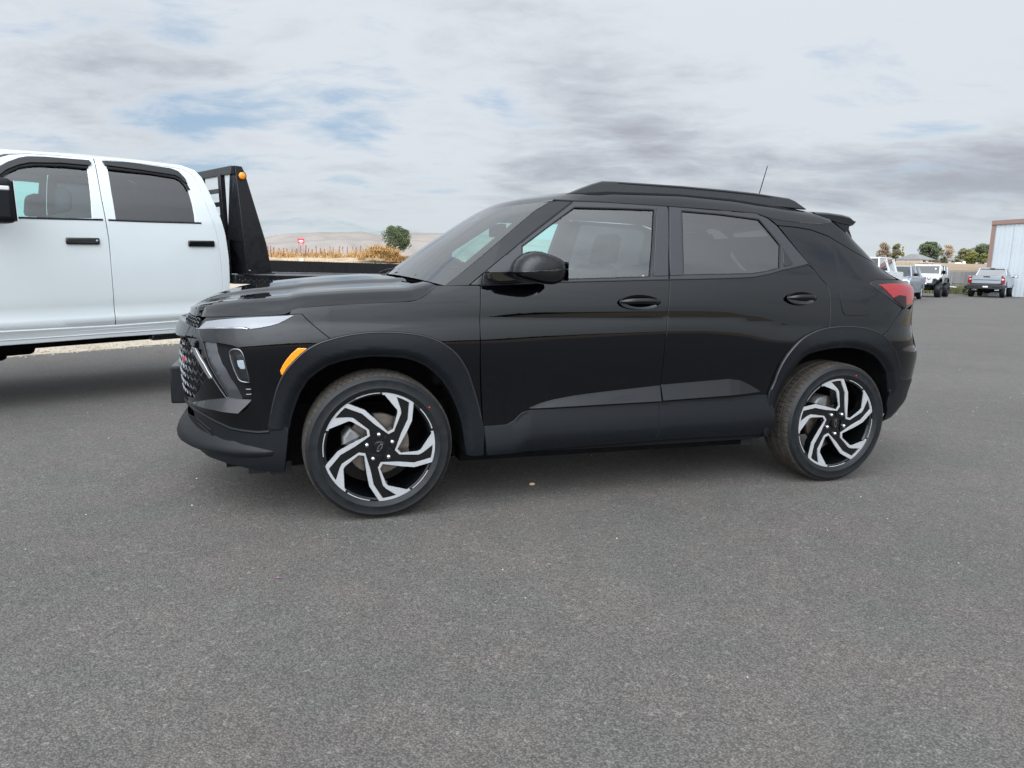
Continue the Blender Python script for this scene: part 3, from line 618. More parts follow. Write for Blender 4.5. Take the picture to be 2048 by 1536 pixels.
def frontlamp(s):
    panel('lamp_recess', T_['lamp_gap'], M['gloss'], suv, off=-.004, res=.02, flip=s, gap=0)
    dl = panel('daytime_lamp', T_['lamp_top'], M['drl'], suv, off=.001, res=.02, flip=s, gap=.001, bev=.003)
    strip('lamp_trim', [(-.93, .886), (-.88, .889), (-.725, .9025), (-.585, .909), (-.56, .906)], M['chrome'], suv, .007, .004, flip=s)
    panel('headlamp_pocket', inset(T_['pocket'], .0), M['pocket'], suv, off=pocketoff, depth=.004, bev=.0005, res=.02, flip=s, gap=0)
    hl = panel('headlamp', T_['lens'], M['reflector_dark'], suv, off=-.018, depth=.004, bev=.001, res=.02, flip=s, gap=0)
    panel('projector', T_['led'], M['led'], hl, off=-.006, depth=.010, bev=.003, res=.02, flip=s, gap=0)
    panel('projector', T_['ledtop'], M['darkchrome'], hl, off=-.008, depth=.010, bev=.003, res=.02, flip=s, gap=0)
    panel('lamp_lens', T_['lens'], M['lens'], hl, off=-.001, depth=.016, bev=.003, res=.02, flip=s, gap=.0005)
    lp_ = smooth_closed(T_['lens']); strip('lens_rim', lp_ + [lp_[0]], M['darkchrome'], hl, .008, .003, surf=lambda u, z: S(u, z) - SN(u, z) * .002, flip=s)
    for a, b in (T_['fin1'], T_['fin2']): strip('pocket_fin', [a, ((a[0] + b[0]) / 2, (a[1] + b[1]) / 2), b], M['darkchrome'], suv, .006, .002, flip=s)
    panel('grille_trim', T_['strip'], M['dullchrome'], suv, off=.006, depth=.014, bev=.002, res=.02, flip=s, gap=.001)
    strip('pocket_trim', [(-.735, .672), (-.70, .630), (-.665, .588), (-.60, .584), (-.53, .584)], M['gloss'], suv, .006, .005, flip=s)
    panel('bumper_ledge', T_['facet'], M['paint'], suv, off=lambda u, z: .003 + np.clip(np.interp(u, [-.96, -.78, -.66, -.53], [.53, .567, .587, .584]) - z, 0, .1) * .75, depth=.05, bev=.002, res=.012, flip=s, gap=0)
    # honeycomb grille
    g = MB()
    for r_, z0 in enumerate(np.arange(.562, .83, .042)):
        e = float(np.interp(z0, [.55, .60, .675, .764, .80, .83], [-.945, -.87, -.79, -.87, -.93, -1.0])); pts = []
        u = e; k = r_
        while u > -1.375:
            p = S(u, z0 + (.011 if k % 2 else -.011)) + SN(u, z0) * -.004; pts.append(p); u -= .030 if k % 2 else .022; k += 1
        if s: pts = [q * [1, -1, 1] for q in pts]
        if len(pts) > 1: g.path(pts, .0055, 5)
    g.build('grille_mesh', M['darkchrome'], suv, True)
    g = MB()
    for z0 in (.898, .915, .932):
        pts = []; u = -.93; k = 0
        while u > -1.375:
            pts.append(S(u, z0 + (.005 if k % 2 else -.005)) + SN(u, z0) * -.004); u -= .026; k += 1
        if s: pts = [q * [1, -1, 1] for q in pts]
        g.path(pts, .0035, 5)
    g.build('upper_grille_mesh', M['darkchrome'], suv, True)
    panel('grille_bar', [(-.945, .843), (-.945, .884), (-1.1, .893), (-1.372, .893), (-1.372, .822), (-1.1, .832)], M['gloss'], suv, off=lambda u, z: .004 + .030 * np.clip((-u - .95) / .3, 0, 1), res=.02, flip=s, gap=0, bev=.006, depth=.03)
    strip('bar_trim', [(-.95, .843), (-1.1, .832), (-1.372, .822)], M['darkchrome'], suv, .007, .034, flip=s)
    strip('bumper_bead', T_['bead'][::-1] + [(-1.15, .500), (-1.372, .505)], M['clad'], suv, .016, .012, flip=s)
    # chin spoiler
    us = np.array([-.45, -.50, -.55, -.647, -.768, -.86, -.95, -1.05, -1.15, -1.25, -1.372]); zt = np.array([.345, .357, .366, .384, .394, .398, .402, .412, .422, .428, .430])
    zo = np.array([.344, .342, .339, .336, .336, .336, .334, .330, .326, .322, .320]); do = np.array([.008, .014, .019, .026, .034, .044, .054, .060, .064, .066, .066])
    rows = []
    for a, zz, dd in ((0, zt, .0065 + 0 * do), (.5, (zt * .45 + zo * .55), do * .78), (1, zo, do), (1, zo - .010, do - .001), (1, zo - .022, do * .7), (0, zo - .030, 0 * do)):
        rows.append(S(us, zz) + SN(us, zz) * np.asarray(dd)[:, None])
    g = np.array(rows)
    if s: g = g * [1, -1, 1]
    o = grid_obj('chin_spoiler', g, M['clad'], suv, True, flip_f=not s); o.data.set_sharp_from_angle(angle=R(35))
    panel('bumper_vent', T_['vent'], M['dark'], suv, off=.0075, depth=.002, bev=.0005, res=.03, flip=s, gap=0)
    for dz in (0, -.022):
        strip('vent_fin', [(-.93, .455 + dz), (-.86, .438 + dz), (-.80, .418 + dz)], M['clad'], suv, .006, .014, flip=s)
def pocketoff(u, z):
    u = np.asarray(u, float); z = np.asarray(z, float)
    l = np.interp(z, [.58, .62, .70, .78, .84], [-.65, -.67, -.73, -.79, -.82])
    return -.006 - .030 * np.clip((u - l) / .12, 0, 1)
M['smoke'] = mat('smoked_lens', (.012, .004, .005), .3, spec=.25)
M['drl'] = mat('daytime_lamp_sky_reflection', (.17, .18, .20), .12, spec=.6, coat=.8)  # grey-white base colour stands in for sky reflected in the lens
M['dullchrome'] = mat('dull_chrome', (.42, .43, .44), .22, metal=.9)
M['led'] = mat('projector_reflected_white', (.80, .82, .84), .25, spec=.6, coat=.5)  # white base colour carries the brightness of light reflected in the projector
M['pocket'] = mat('pocket_grey_plastic', (.018, .020, .024), .22, spec=.55)
M['reflector_dark'] = mat('smoked_reflector', (.035, .035, .038), .15, metal=.4)
def taillamp(s):
    t = panel('tail_lamp', T_['tail'], M['gloss'], suv, off=.001, res=.02, flip=s, gap=.001, bev=.003)
    panel('lamp_segment', T_['tail_red'], M['red'], t, off=.0035, depth=.004, bev=.0015, res=.02, flip=s, gap=.001)
    panel('lamp_segment', T_['tail_dark'], M['smoke'], t, off=.0045, depth=.005, bev=.0015, res=.02, flip=s, gap=.001)
both(panels)
panel('rear_window', [(3.38, 1.17), (3.973, 1.17), (3.973, 1.47), (3.33, 1.47), (3.30, 1.36)], M['tint'], suv, off=-.002, res=.06, gap=0)
panel('rear_window', [(3.38, 1.17), (3.973, 1.17), (3.973, 1.47), (3.33, 1.47), (3.30, 1.36)], M['tint'], suv, off=-.002, res=.06, gap=0, flip=True)
both(lambda s: panel('tailgate', [(3.34, .62), (3.973, .62), (3.973, 1.16), (3.41, 1.16)], M['paint'], suv, off=.001, res=.05, flip=s))
M['badge'] = mat('bright_badge', (.55, .56, .58), .2, metal=1)
M['badge_red'] = mat('red_badge', (.55, .02, .03), .3)
text_mesh('grille_badge', 'RS', .026, M['badge_red'], suv, frame_at(-.99, .735, .010), .002)
text_mesh('glass_sticker', 'R', .018, M['reflector'], suv, frame_at(1.363, 1.176, -.004), .0003)
# number plate bracket
b = MB(); b.box((-.992, -.158, .458), (-.92, .158, .652)); pb = b.build('plate_bracket', M['clad'], suv, bevel=.008)
b = MB(); b.box((-.986, -.145, .640), (-.90, .145, .6555)); b.build('bracket_top', M['satin'], pb, bevel=.003)

# --- hood, windscreen, roof: lofts between the near and far edge lines
def loft(name, edge, spine, prof, m, ye=None, nv=25, close_edge=True, vlim=1.0):
    E_ = np.array(edge); Pn = S(E_[:, 0], E_[:, 1]); Nn = SN(E_[:, 0], E_[:, 1]); Pn = Pn - Nn * .001
    sp = np.array(spine); vs = np.concatenate([np.linspace(0, .8, 13), np.linspace(.82, 1, 14)])[:] * vlim
    rows = []
    for i in range(len(E_)):
        cx_, cz_ = sp[i]; e = Pn[i]; row = []
        for v in list(-vs[::-1]) + list(vs[1:]):
            a = abs(v); k = prof(a, i / (len(E_) - 1.0), a); g = a
            x = cx_ + (e[0] - cx_) * (g ** 1.9); z = cz_ + (e[2] - cz_) * k[0] + k[1]
            row.append((x, e[1] * (1 if v > 0 else -1) * g, z))
        rows.append(row)
    return np.array(rows)
def resample(path, n):
    p = np.array(path, float); d = np.concatenate([[0], np.cumsum(np.hypot(*np.diff(p, axis=0).T))]); t = np.linspace(0, d[-1], n)
    return np.stack([np.interp(t, d, p[:, 0]), np.interp(t, d, p[:, 1])], 1), d / d[-1]
he = [(-1.372, .938), (-1.25, .938), (-1.15, .938)] + [(-1.04, .939), (-.975, .941), (-.902, .943), (-.78, .951), (-.651, .960), (-.52, .966), (-.40, .975), (-.343, 1.004), (-.237, 1.015), (-.128, 1.023), (-.015, 1.029), (.111, 1.036), (.179, 1.044), (.222, 1.068), (.249, 1.089), (.277, 1.112)]
HZ = hermite([-.95, -.89, -.83, -.74, -.59, -.43, -.27, -.1, .03, .12, .17], [.935, .955, .995, 1.038, 1.080, 1.105, 1.124, 1.140, 1.147, 1.146, 1.140])
def hood():
    n = 60; E_, _ = resample(he, n); P = S(E_[:, 0], E_[:, 1]) ; N_ = SN(E_[:, 0], E_[:, 1])
    # the leading edge (first part) and the two side edges (rest) bound one height field over (x, y)
    xs = P[:, 0]; ys = -P[:, 1]; zs = P[:, 2]
    # spine position for every row: from nose to cowl centre
    t = np.linspace(0, 1, n); front = xs[0]; spx = front + (.165 - front) * t ** 1.25
    vs = np.concatenate([np.linspace(0, .78, 27), np.linspace(.80, 1, 18)])
    rows = []
    for i in range(n):
        row = []; xe, ye, ze = xs[i], ys[i], zs[i]; zc = float(HZ(spx[i])); k = min(1, max(0, (xe + .75) / .5)); k0 = min(1, t[i] / .25)
        for v in list(-vs[::-1]) + list(vs[1:]):
            a = abs(v); x = spx[i] + (xe - spx[i]) * a ** 1.7
            r_ = np.interp(a, [0, .2, .45, .7, .86, .91, .945, .975, 1], [0, .04, .17, .34, .47, .56, .70, .87, 1])
            crease = -.012 * k0 * np.interp(a, [.46, .54, .70, .80], [0, 1, .75, .25]) - .010 * k0 * np.interp(a, [.80, .86, 1], [0, 0, 0])
            row.append((x, ye * a * (-1 if v < 0 else 1), zc + (ze - zc) * r_ + crease * (1 if a < .98 else 0)))
        rows.append(row)
    g = np.array(rows); o = grid_obj('hood', g, M['paint'], suv, True, up=True)
    # turned-down rim
    rim = [g[i, 0] for i in range(n)]; b_ = [q + np.array([0, .004, -.02]) for q in rim]
    return o
hood()
def surf2(name, edge, spine, m, rfun, n=30, nv=33, xpow=2., ypow=1., shrink=0, v0=-1., v1=1., parent=None, dz=0.):
    E_, d = resample(edge, n); P = S(E_[:, 0], E_[:, 1]); sp, _ = resample(spine, n); rows = []
    for i in range(n):
        row = []
        for v in np.linspace(v0, v1, nv):
            a = abs(v); x = sp[i, 0] + (P[i, 0] - sp[i, 0]) * a ** xpow; z = sp[i, 1] + (P[i, 2] - sp[i, 1]) * rfun(a) + dz
            row.append((x, P[i, 1] * a * (1 if v < 0 else -1), z))
        rows.append(row)
    return grid_obj(name, np.array(rows), m, parent or suv, True, up=True), np.array(rows)
we = T_['wind_edge']; wspine = [(.172, 1.150), (.285, 1.235), (.40, 1.318), (.52, 1.400), (.62, 1.468), (.722, 1.532)]
ws, WSG = surf2('windscreen', we, wspine, M['wglass'], lambda a: a ** 2.4, n=26, nv=49)
# black border printed round the windscreen
def frit():
    g = WSG; n, m_ = g.shape[:2]; out = MB()
    def patch(i0, i1, j0, j1):
        q = g[i0:i1 + 1, j0:j1 + 1].copy(); q[..., 2] -= .0015; q[..., 0] += .001; a, b = q.shape[:2]
        out.add(q.reshape(-1, 3), [(i * b + j, i * b + j + 1, (i + 1) * b + j + 1, (i + 1) * b + j) for i in range(a - 1) for j in range(b - 1)])
    patch(0, 4, 1, m_ - 2); patch(n - 3, n - 1, 1, m_ - 2); patch(4, n - 3, 0, 2); patch(4, n - 3, m_ - 3, m_ - 1)
    out.build('glass_border', M['frit'], ws, True)
M['frit'] = mat('black_frit', (.012, .012, .013), .35, spec=.5)
frit()
rprof = lambda a: float(np.interp(a, [0, .5, .75, .84, .88, .92, .96, 1], [0, .03, .10, .18, .28, .46, .70, 1]))
redge = [(.884, 1.541), (.96, 1.549), (1.014, 1.551), (1.169, 1.555), (1.566, 1.553), (1.896, 1.548), (2.139, 1.540), (2.209, 1.523), (2.292, 1.511), (2.43, 1.503), (2.573, 1.500), (2.72, 1.507), (2.80, 1.512)]
rspine = [(.725, 1.533), (.80, 1.575), (.95, 1.612), (1.16, 1.636), (1.6, 1.648), (1.95, 1.640), (2.3, 1.615), (2.6, 1.585), (2.74, 1.568)]
surf2('roof', redge, rspine, M['paint'], rprof, n=60, nv=61, xpow=2.)
for s in (-1, 1):
    prof = [(1.015, 1.592), (1.116, 1.634), (1.17, 1.655), (1.225, 1.672), (1.30, 1.6745), (1.707, 1.6745), (2.0, 1.668), (2.187, 1.661), (2.425, 1.643), (2.47, 1.630), (2.56, 1.585), (2.3, 1.590), (1.9, 1.600), (1.4, 1.605)]
    rl = MB().prism(prof, s * .545, s * .580, XZ).build('roof_rail', M['satin'], suv, bevel=.006)
    shade_line = [(1.31, 1.663), (1.33, 1.668), (1.707, 1.667), (2.0, 1.660), (2.187, 1.653), (2.31, 1.644), (2.29, 1.640), (2.187, 1.646), (2.0, 1.653), (1.707, 1.660)]  # dark inlay standing in for the line of shade along the rail
    MB().prism(shade_line, s * .5795, s * .5812, XZ).build('rail_shade_line', M['dark'], rl)
# spoiler over the rear window
prof = [(2.60, 1.572), (2.70, 1.5725), (2.80, 1.566), (2.858, 1.557), (2.885, 1.542), (2.901, 1.518), (2.889, 1.502), (2.86, 1.494), (2.78, 1.503), (2.70, 1.52), (2.62, 1.54)]
ys = [-.605, -.602, -.59, -.54, -.42, -.22, 0, .22, .42, .54, .59, .602, .605]; rows = []
for y in ys:
    a = abs(y) / .605; c_ = 1 - a ** 2; e = .012 * max(0, (a - .97) / .03); row = []
    for x, z in prof: row.append((x + .07 * c_ * (x - 2.60) / .3, y, z + .030 * c_ + (-e if z > 1.53 else e)))
    rows.append(row + [row[0]])
g = np.array(rows); cap0 = g[:, :-1]
o = grid_obj('roof_spoiler', g, M['paint'], suv, True); me = o.data; cc = Vector(g.reshape(-1, 3).mean(0).tolist())
if sum((q.center - cc).dot(q.normal) * q.area for q in me.polygons) < 0: me.flip_normals()
me.set_sharp_from_angle(angle=R(40))
for s in (-1, 1):
    MB().prism([(x, z + (-.012 if z > 1.53 else .012)) for x, z in prof], s * .600, s * .6045, XZ).build('spoiler_end', M['paint'], o)
    MB().prism([(2.735, 1.522), (2.86, 1.508), (2.860, 1.481), (2.872, 1.462), (2.891, 1.427), (2.83, 1.462)], s * .575, s * .600, XZ).build('spoiler_fin', M['paint'], o, bevel=.004)
b = MB(); b.bar((2.60, 0, 1.585), (2.686, 0, 1.913), .0042, 6, .0028); b.lathe([(.0, .02), (.02, .018), (.026, .0)], 12, 'z', (2.598, 0, 1.585)); b.build('antenna', M['seal'], suv, True)
# wipers
for pts in ([(.17, .45, 1.150), (.20, .30, 1.172), (.225, .15, 1.180), (.25, -.05, 1.178), (.29, -.33, 1.168)], [(.19, -.12, 1.158), (.225, -.30, 1.160), (.27, -.48, 1.150), (.31, -.62, 1.140)]):
    w_ = MB().path(pts, .007, 6).build('wiper', M['seal'], suv, True)
    MB().path([(p[0] + .012, p[1], p[2] - .008) for p in pts[1:]], .005, 5).build('wiper_blade', M['seal'], w_, True)
    MB().lathe([(0, .02), (.016, .018), (.02, 0)], 10, 'z', (pts[-2][0] - .02, pts[-2][1], pts[-2][2] - .012)).build('wiper_pivot', M['seal'], w_, True)
cw = MB(); rows = []
for y in np.linspace(-.80, .80, 33):
    a = abs(y) / .80; x0 = .155 + .10 * a ** 1.9; rows.append([(x0 - .02, y, 1.128 - .03 * a ** 3), (x0 + .03, y, 1.125 - .03 * a ** 3), (x0 + .07, y, 1.165 - .035 * a ** 3)])
grid_obj('cowl', np.array(rows), M['clad'], suv, True)
# --- door mirrors
def mirror(s):
    k = 1 if not s else -1
    ctr = np.array([.725, 1.200])
    cap = [(.592, 1.186), (.598, 1.210), (.616, 1.241), (.645, 1.266), (.682, 1.281), (.725, 1.281), (.775, 1.268), (.815, 1.253), (.842, 1.232), (.848, 1.205), (.72, 1.196)]
    low = [(.592, 1.184), (.72, 1.194), (.848, 1.203), (.846, 1.175), (.836, 1.153), (.815, 1.138), (.785, 1.129), (.74, 1.131), (.69, 1.140), (.640, 1.152), (.605, 1.163)]
    def blob(name, pl, m_, parent, grow=1.):
        p = smooth_closed(smooth_closed(subdiv(pl, .03), 70), 70); rows = []
        c = np.array([sum(q[0] for q in p) / len(p), 1.195])
        for y, sc in ((-1.114, .001), (-1.114, .35), (-1.108, .62), (-1.095, .82), (-1.070, .94), (-1.03, 1.0), (-.985, 1.0), (-.95, .97), (-.925, .88), (-.915, .70), (-.912, .001)):
            row = [(c[0] + (x - c[0]) * sc * grow, k * -y, c[1] + (z - c[1]) * sc * grow) for x, z in p]; rows.append(row + [row[0]])
        g_ = np.array(rows); o_ = grid_obj(name, g_, m_, parent, True)
        me = o_.data; cc = Vector(g_.reshape(-1, 3).mean(0).tolist()); t_ = sum((q.center - cc).dot(q.normal) * q.area for q in me.polygons)
        if t_ < 0: me.flip_normals()
        o_.data.set_sharp_from_angle(angle=R(50)); return o_
    k = -1 if not s else 1
    mm = blob('mirror', low, M['gloss'], suv); blob('mirror_cap', cap, M['paint'], mm, 1.005)
    b = MB(); arm = [(.50, 1.186), (.60, 1.188), (.66, 1.185), (.66, 1.150), (.60, 1.140), (.545, 1.137), (.515, 1.150)]
    b.prism(arm, k * .855, k * .95, XZ); b.build('mirror_arm', M['gloss'], mm, bevel=.004)
    g_ = MB(); g_.add([(.843, k * .93, 1.145), (.843, k * 1.09, 1.150), (.842, k * 1.09, 1.235), (.842, k * .93, 1.240)], [(0, 1, 2, 3)]); g_.build('mirror_glass', M['chrome'], mm)
both(mirror)
# --- wheel wells, underbody, interior
def well(s):
    for pth in (wellF, wellR):
        k = -1 if not s else 1; p = [q for q in pth]; rows = []
        for f_, yy in ((0, None), (1, -.72), (1, -.45)):
            rows.append([(S(q[0], q[1])[0] + 0 * q[0], (S(q[0], q[1])[1] + .012 if yy is None else yy) * (-k), q[1] + (.012 if yy is not None else 0)) for q in p])
        cxm = sum(q[0] for q in p) / len(p); rows.append([(cxm, -.45 * -k, .5)] * len(p))
        grid_obj('wheel_liner', np.array(rows), M['well'], suv, True)
both(well)
b = MB(); b.box((-.70, -.60, .22), (-.42, .60, .30)); b.box((.45, -.62, .185), (2.18, .62, .30)); b.box((-.42, -.50, .18), (.45, .50, .5)); b.box((2.18, -.50, .19), (3.1, .50, .5)); b.box((3.1, -.62, .33), (3.30, .62, .42)); b.build('underbody', M['well'], suv)
MB().box((-.60, -.62, .185), (-.52, -.57, .26)).box((-.50, -.66, .185), (-.40, -.62, .25)).build('air_deflector', M['seal'], suv)
MB().box((2.075, -.78, .225), (2.15, -.70, .31)).build('stone_guard', M['seal'], suv)
it = MB()
it.prism([(.30, 1.10), (.60, 1.13), (.90, 1.12), (.98, 1.02), (.95, .60), (.30, .60)], -.66, .66, XZ); dash = it.build('dashboard', M['seat_dark'] if 'seat_dark' in M else M['dark'], suv, bevel=.02)
MB().box((.5, -.68, .33), (3.0, .68, .36)).build('cabin_floor', M['dark'], suv)
def seat(x, y, w_, m_):
    t = MB().prism([(x - .02, .52), (x + .50, .55), (x + .52, .70), (x + .02, .74), (x - .06, .66)], y - w_, y + w_, XZ).build('seat_cushion', m_, suv, bevel=.04)
    MB().prism([(x + .42, .62), (x + .56, .62), (x + .70, 1.20), (x + .66, 1.25), (x + .58, 1.22)], y - w_, y + w_, XZ).build('backrest', m_, t, bevel=.045)
    MB().prism([(x + .64, 1.24), (x + .76, 1.25), (x + .79, 1.42), (x + .75, 1.45), (x + .69, 1.43)], y - .13, y + .13, XZ).build('headrest', m_, t, bevel=.035)
seat(.98, -.37, .25, M['seat']); seat(.98, .37, .25, M['seat'])
seat(1.86, -.38, .24, M['seat']); seat(1.86, .38, .24, M['seat'])
sw = MB(); prm = [(.185 + .016 * math.cos(a), .016 * math.sin(a)) for a in [i * math.pi / 4 for i in range(9)]]
sw.lathe(prm, 28, 'x'); sw.box((-.01, -.17, -.02), (.02, .17, .02)); sw.box((-.02, -.05, -.05), (.02, .05, .05))
o = sw.build('steering_wheel', M['seal'], suv, True); o.location = (1.00, -.37, 1.06); o.rotation_euler = (0, R(-24), 0)
MB().box((.795, -.12, 1.385), (.835, .12, 1.455)).bar((.80, 0, 1.44), (.70, 0, 1.50), .012).build('interior_mirror', M['seal'], suv, bevel=.01)
_hl, _ = surf2('headliner', redge[:10], [(x, z - .03) for x, z in rspine[:8]], M['liner'], lambda a: a ** 3, n=20, nv=17, v0=-.93, v1=.93, dz=-.02)
# --- wheels
def ring_pts(a0, a1, r, n): return [(r, a0 + (a1 - a0) * i / n) for i in range(n + 1)]
def plate(mb, polar, y0, y1, bev=0., slim=0):
    p = [(r * math.cos(R(a)), r * math.sin(R(a))) for r, a in polar]
    if area(p) < 0: p = p[::-1]
    if slim: p = inset(p, slim)
    n = len(p); vo, eo, fo, *_ = delaunay_2d_cdt([Vector(q) for q in p], [(i, (i + 1) % n) for i in range(n)], [], 1, 1e-6)
    q = inset(p, -bev) if bev else p
    k = len(mb.v); f = [tuple(t) for t in fo]
    v = [(a.x, y0, a.y) for a in vo]; mb.add(v, f)
    m_ = len(p); v = [(a[0], y0, a[1]) for a in p] + [(a[0], y1, a[1]) for a in q]
    mb.add(v, [(i, (i + 1) % m_, m_ + (i + 1) % m_, m_ + i) for i in range(m_)])
VA = [(.2634, 87.1), (.1945, 65.3), (.1812, 63.0), (.1051, 54.2), (.0832, 62.8), (.1414, 99.4), (.1952, 110.7), (.2625, 124.4)]
VB = [(.2530, 129.0), (.1836, 116.4), (.1168, 103.6), (.0731, 56.8), (.0996, 48.0), (.1898, 57.8), (.2074, 61.7), (.2529, 71.8)]
def rim_face():
    out = []
    al = MB(); dk = MB(); lip = MB()
    for k in range(5):
        o_ = 72 * k; rot = lambda L_, o_=o_: [(r, a + o_) for r, a in L_]
        plate(al, rot(VA[:8] + VB), -.1085, -.1035, .0015, .0012)
        plate(al, rot(ring_pts(52.6, 87.4, .2634, 8) + ring_pts(86.8, 53.2, .2525, 8)), -.1083, -.1035, .0008)
        plate(lip, rot(ring_pts(90, 115, .2634, 8) + ring_pts(115, 90, .2588, 8)), -.1085, -.1035)
        b7 = [(r, a - 72) for r, a in VB]
        plate(dk, rot([VB[7], VB[6], VB[5], VB[4], VB[3], (.045, 62), (.045, 20), b7[3], b7[2], b7[1], b7[0]]), -.1020, -.055, .004)
        plate(dk, rot([(r, a) for r, a in VA[:8] + VB]), -.1030, -.060, .005)
    return al, dk, lip
AL, DK, LIP = rim_face()
wproto = {}
def wheel(x, s, ang, steer=0.):
    rim = MB(); rim.lathe([(.2655, -.100), (.2650, -.1065), (.2590, -.1080), (.2560, -.100), (.2460, -.088), (.2400, -.060), (.2300, .02), (.2280, .10), (.2500, .106), (.262, .108)], 72); 
    if 'rim' not in wproto:
        w0 = rim.build('wheel', M['gloss'], suv, True)
        def part(mb, nm, m_, sm=False, **k): o = mb.build(nm, m_, w0, sm, **k); return o
        al = part(AL, 'machined_face', M['alu']); lp = part(LIP, 'rim_lip', M['alu']); dk = part(DK, 'spokes', M['gloss'])
        hb = MB(); hb.lathe([(0, -.094), (.050, -.095), (.082, -.092), (.088, -.085), (.088, -.05)], 40); part(hb, 'hub', M['gloss'], True)
        for i in range(5):
            a = R(94.5 + 72 * i); c = (.0625 * math.cos(a), 0, .0625 * math.sin(a))
            l_ = MB(); l_.lathe([(0, -.1165), (.006, -.1155), (.0095, -.112), (.0105, -.104), (.0105, -.09)], 12, 'y', c); l_.lathe([(.0135, -.0955), (.0165, -.0965), (.018, -.093)], 16, 'y', c); part(l_, 'wheel_nut', M['chrome'], True)
        cp = MB(); cp.lathe([(0, -.105), (.022, -.105), (.0285, -.1035), (.0300, -.098), (.0305, -.09)], 32); part(cp, 'centre_cap', M['gloss'], True)
        # cross-shaped emblem on the cap, outlined
        bow = [(-.021, -.0055), (-.0075, -.0055), (-.0075, -.009), (.0095, -.009), (.0115, -.0055), (.021, -.0055), (.017, .0055), (.0075, .0055), (.0075, .009), (-.0095, .009), (-.0115, .0055), (-.025, .0055)]
        def em(sc, y, m_, nm):
            b_ = MB(); pts = [(a * sc, c * sc) for a, c in bow]; b_.prism(pts, y, -.1045, XZ); return part(b_, nm, m_)
        e1 = em(1.0, -.1062, M['badge'], 'cap_emblem'); e2 = em(.72, -.1066, M['gloss'], 'emblem_fill')
        for e in (e1, e2): e.rotation_euler = (0, R(ang) + R(-62), 0)
        # tyre
        ty = MB(); ty.lathe([(.250, -.100), (.2635, -.1075), (.2660, -.1135), (.2700, -.1165), (.2850, -.1215), (.2865, -.1226), (.2885, -.1216), (.3050, -.1232), (.3220, -.1210), (.3240, -.1218), (.3260, -.1200), (.3370, -.1130), (.3430, -.1060), (.3440, .1060), (.3370, .113), (.305, .1232), (.270, .116), (.255, .105)], 96)
        part(ty, 'tyre', M['tyre'], True)
        rows = []; prof = [(.3400, -.1100), (.3455, -.1050), (.3490, -.0960), (.3508, -.0860), (.3515, -.0640), (.3445, -.0620), (.3445, -.0520), (.3520, -.0500), (.3525, -.0080), (.3450, -.0060), (.3450, .0040), (.3525, .006), (.3520, .0450), (.3445, .047), (.3445, .057), (.3515, .059), (.3490, .096), (.3400, .110)]
        n = 576
        for i in range(n):
            a = 2 * math.pi * i / n; cut = (i % 8) == 0; row = []
            for j, (r, y) in enumerate(prof):
                rr = r
                if cut and (j in (1, 2, 3) or j >= 15): rr = r - .004
                if (i % 8) == 4 and 7 <= j <= 8: rr = .3475
                row.append((rr * math.cos(a), y, rr * math.sin(a)))
            rows.append(row)
        grid_obj('tread', np.array(rows), M['tread'], w0, False, closed_u=True)
        dots = MB(); dots.lathe([(0, -.1236), (.004, -.1234), (.0042, -.12)], 10, 'y', (.298 * math.cos(R(39)), 0, .298 * math.sin(R(39)))); part(dots, 'paint_dot', M['badge_red'])
        br = MB(); br.lathe([(.06, -.052), (.078, -.052), (.080, -.035), (.148, -.035), (.150, -.030), (.150, -.012), (.145, -.010)], 60); part(br, 'brake_disc', M['disc'], True)
        wproto['rim'] = w0; w = w0
        kids = None
    else:
        w = wproto['rim'].copy(); SC.collection.objects.link(w); w.parent = suv
        for ch in list(wproto['rim'].children):
            c = ch.copy(); SC.collection.objects.link(c); c.parent = w
            if c.name.startswith('brake_caliper'): pass
    y = -.7785 if not s else .7785
    w.location = (x, y, .352); w.rotation_euler = (0, R(ang), 0) if not s else (0, 0, math.pi)
    if steer: w.rotation_euler = (0, R(ang), steer)
    return w
wheel(0, False, 0); wheel(2.64, False, -32); wheel(0, True, 0); wheel(2.64, True, 0)
for x, s in ((0, -1), (2.64, -1), (0, 1), (2.64, 1)):
    c = MB(); k = s
    pts = [(.085, 150), (.165, 145), (.175, 165), (.175, 195), (.160, 212), (.085, 205), (.10, 180)] if x == 0 else [(.08, 100), (.155, 95), (.165, 120), (.155, 150), (.08, 150)]
    p = [(x + r * math.cos(R(a)), .352 + r * math.sin(R(a))) for r, a in pts]
    c.prism(p, k * .715, k * (.845 if x == 0 else .82), XZ); c.build('brake_caliper', M['caliper'], suv, bevel=.012)
    MB().bar((x, k * .40, .352), (x, k * .72, .352), .05, 10).build('axle_shaft', M['well'], suv)
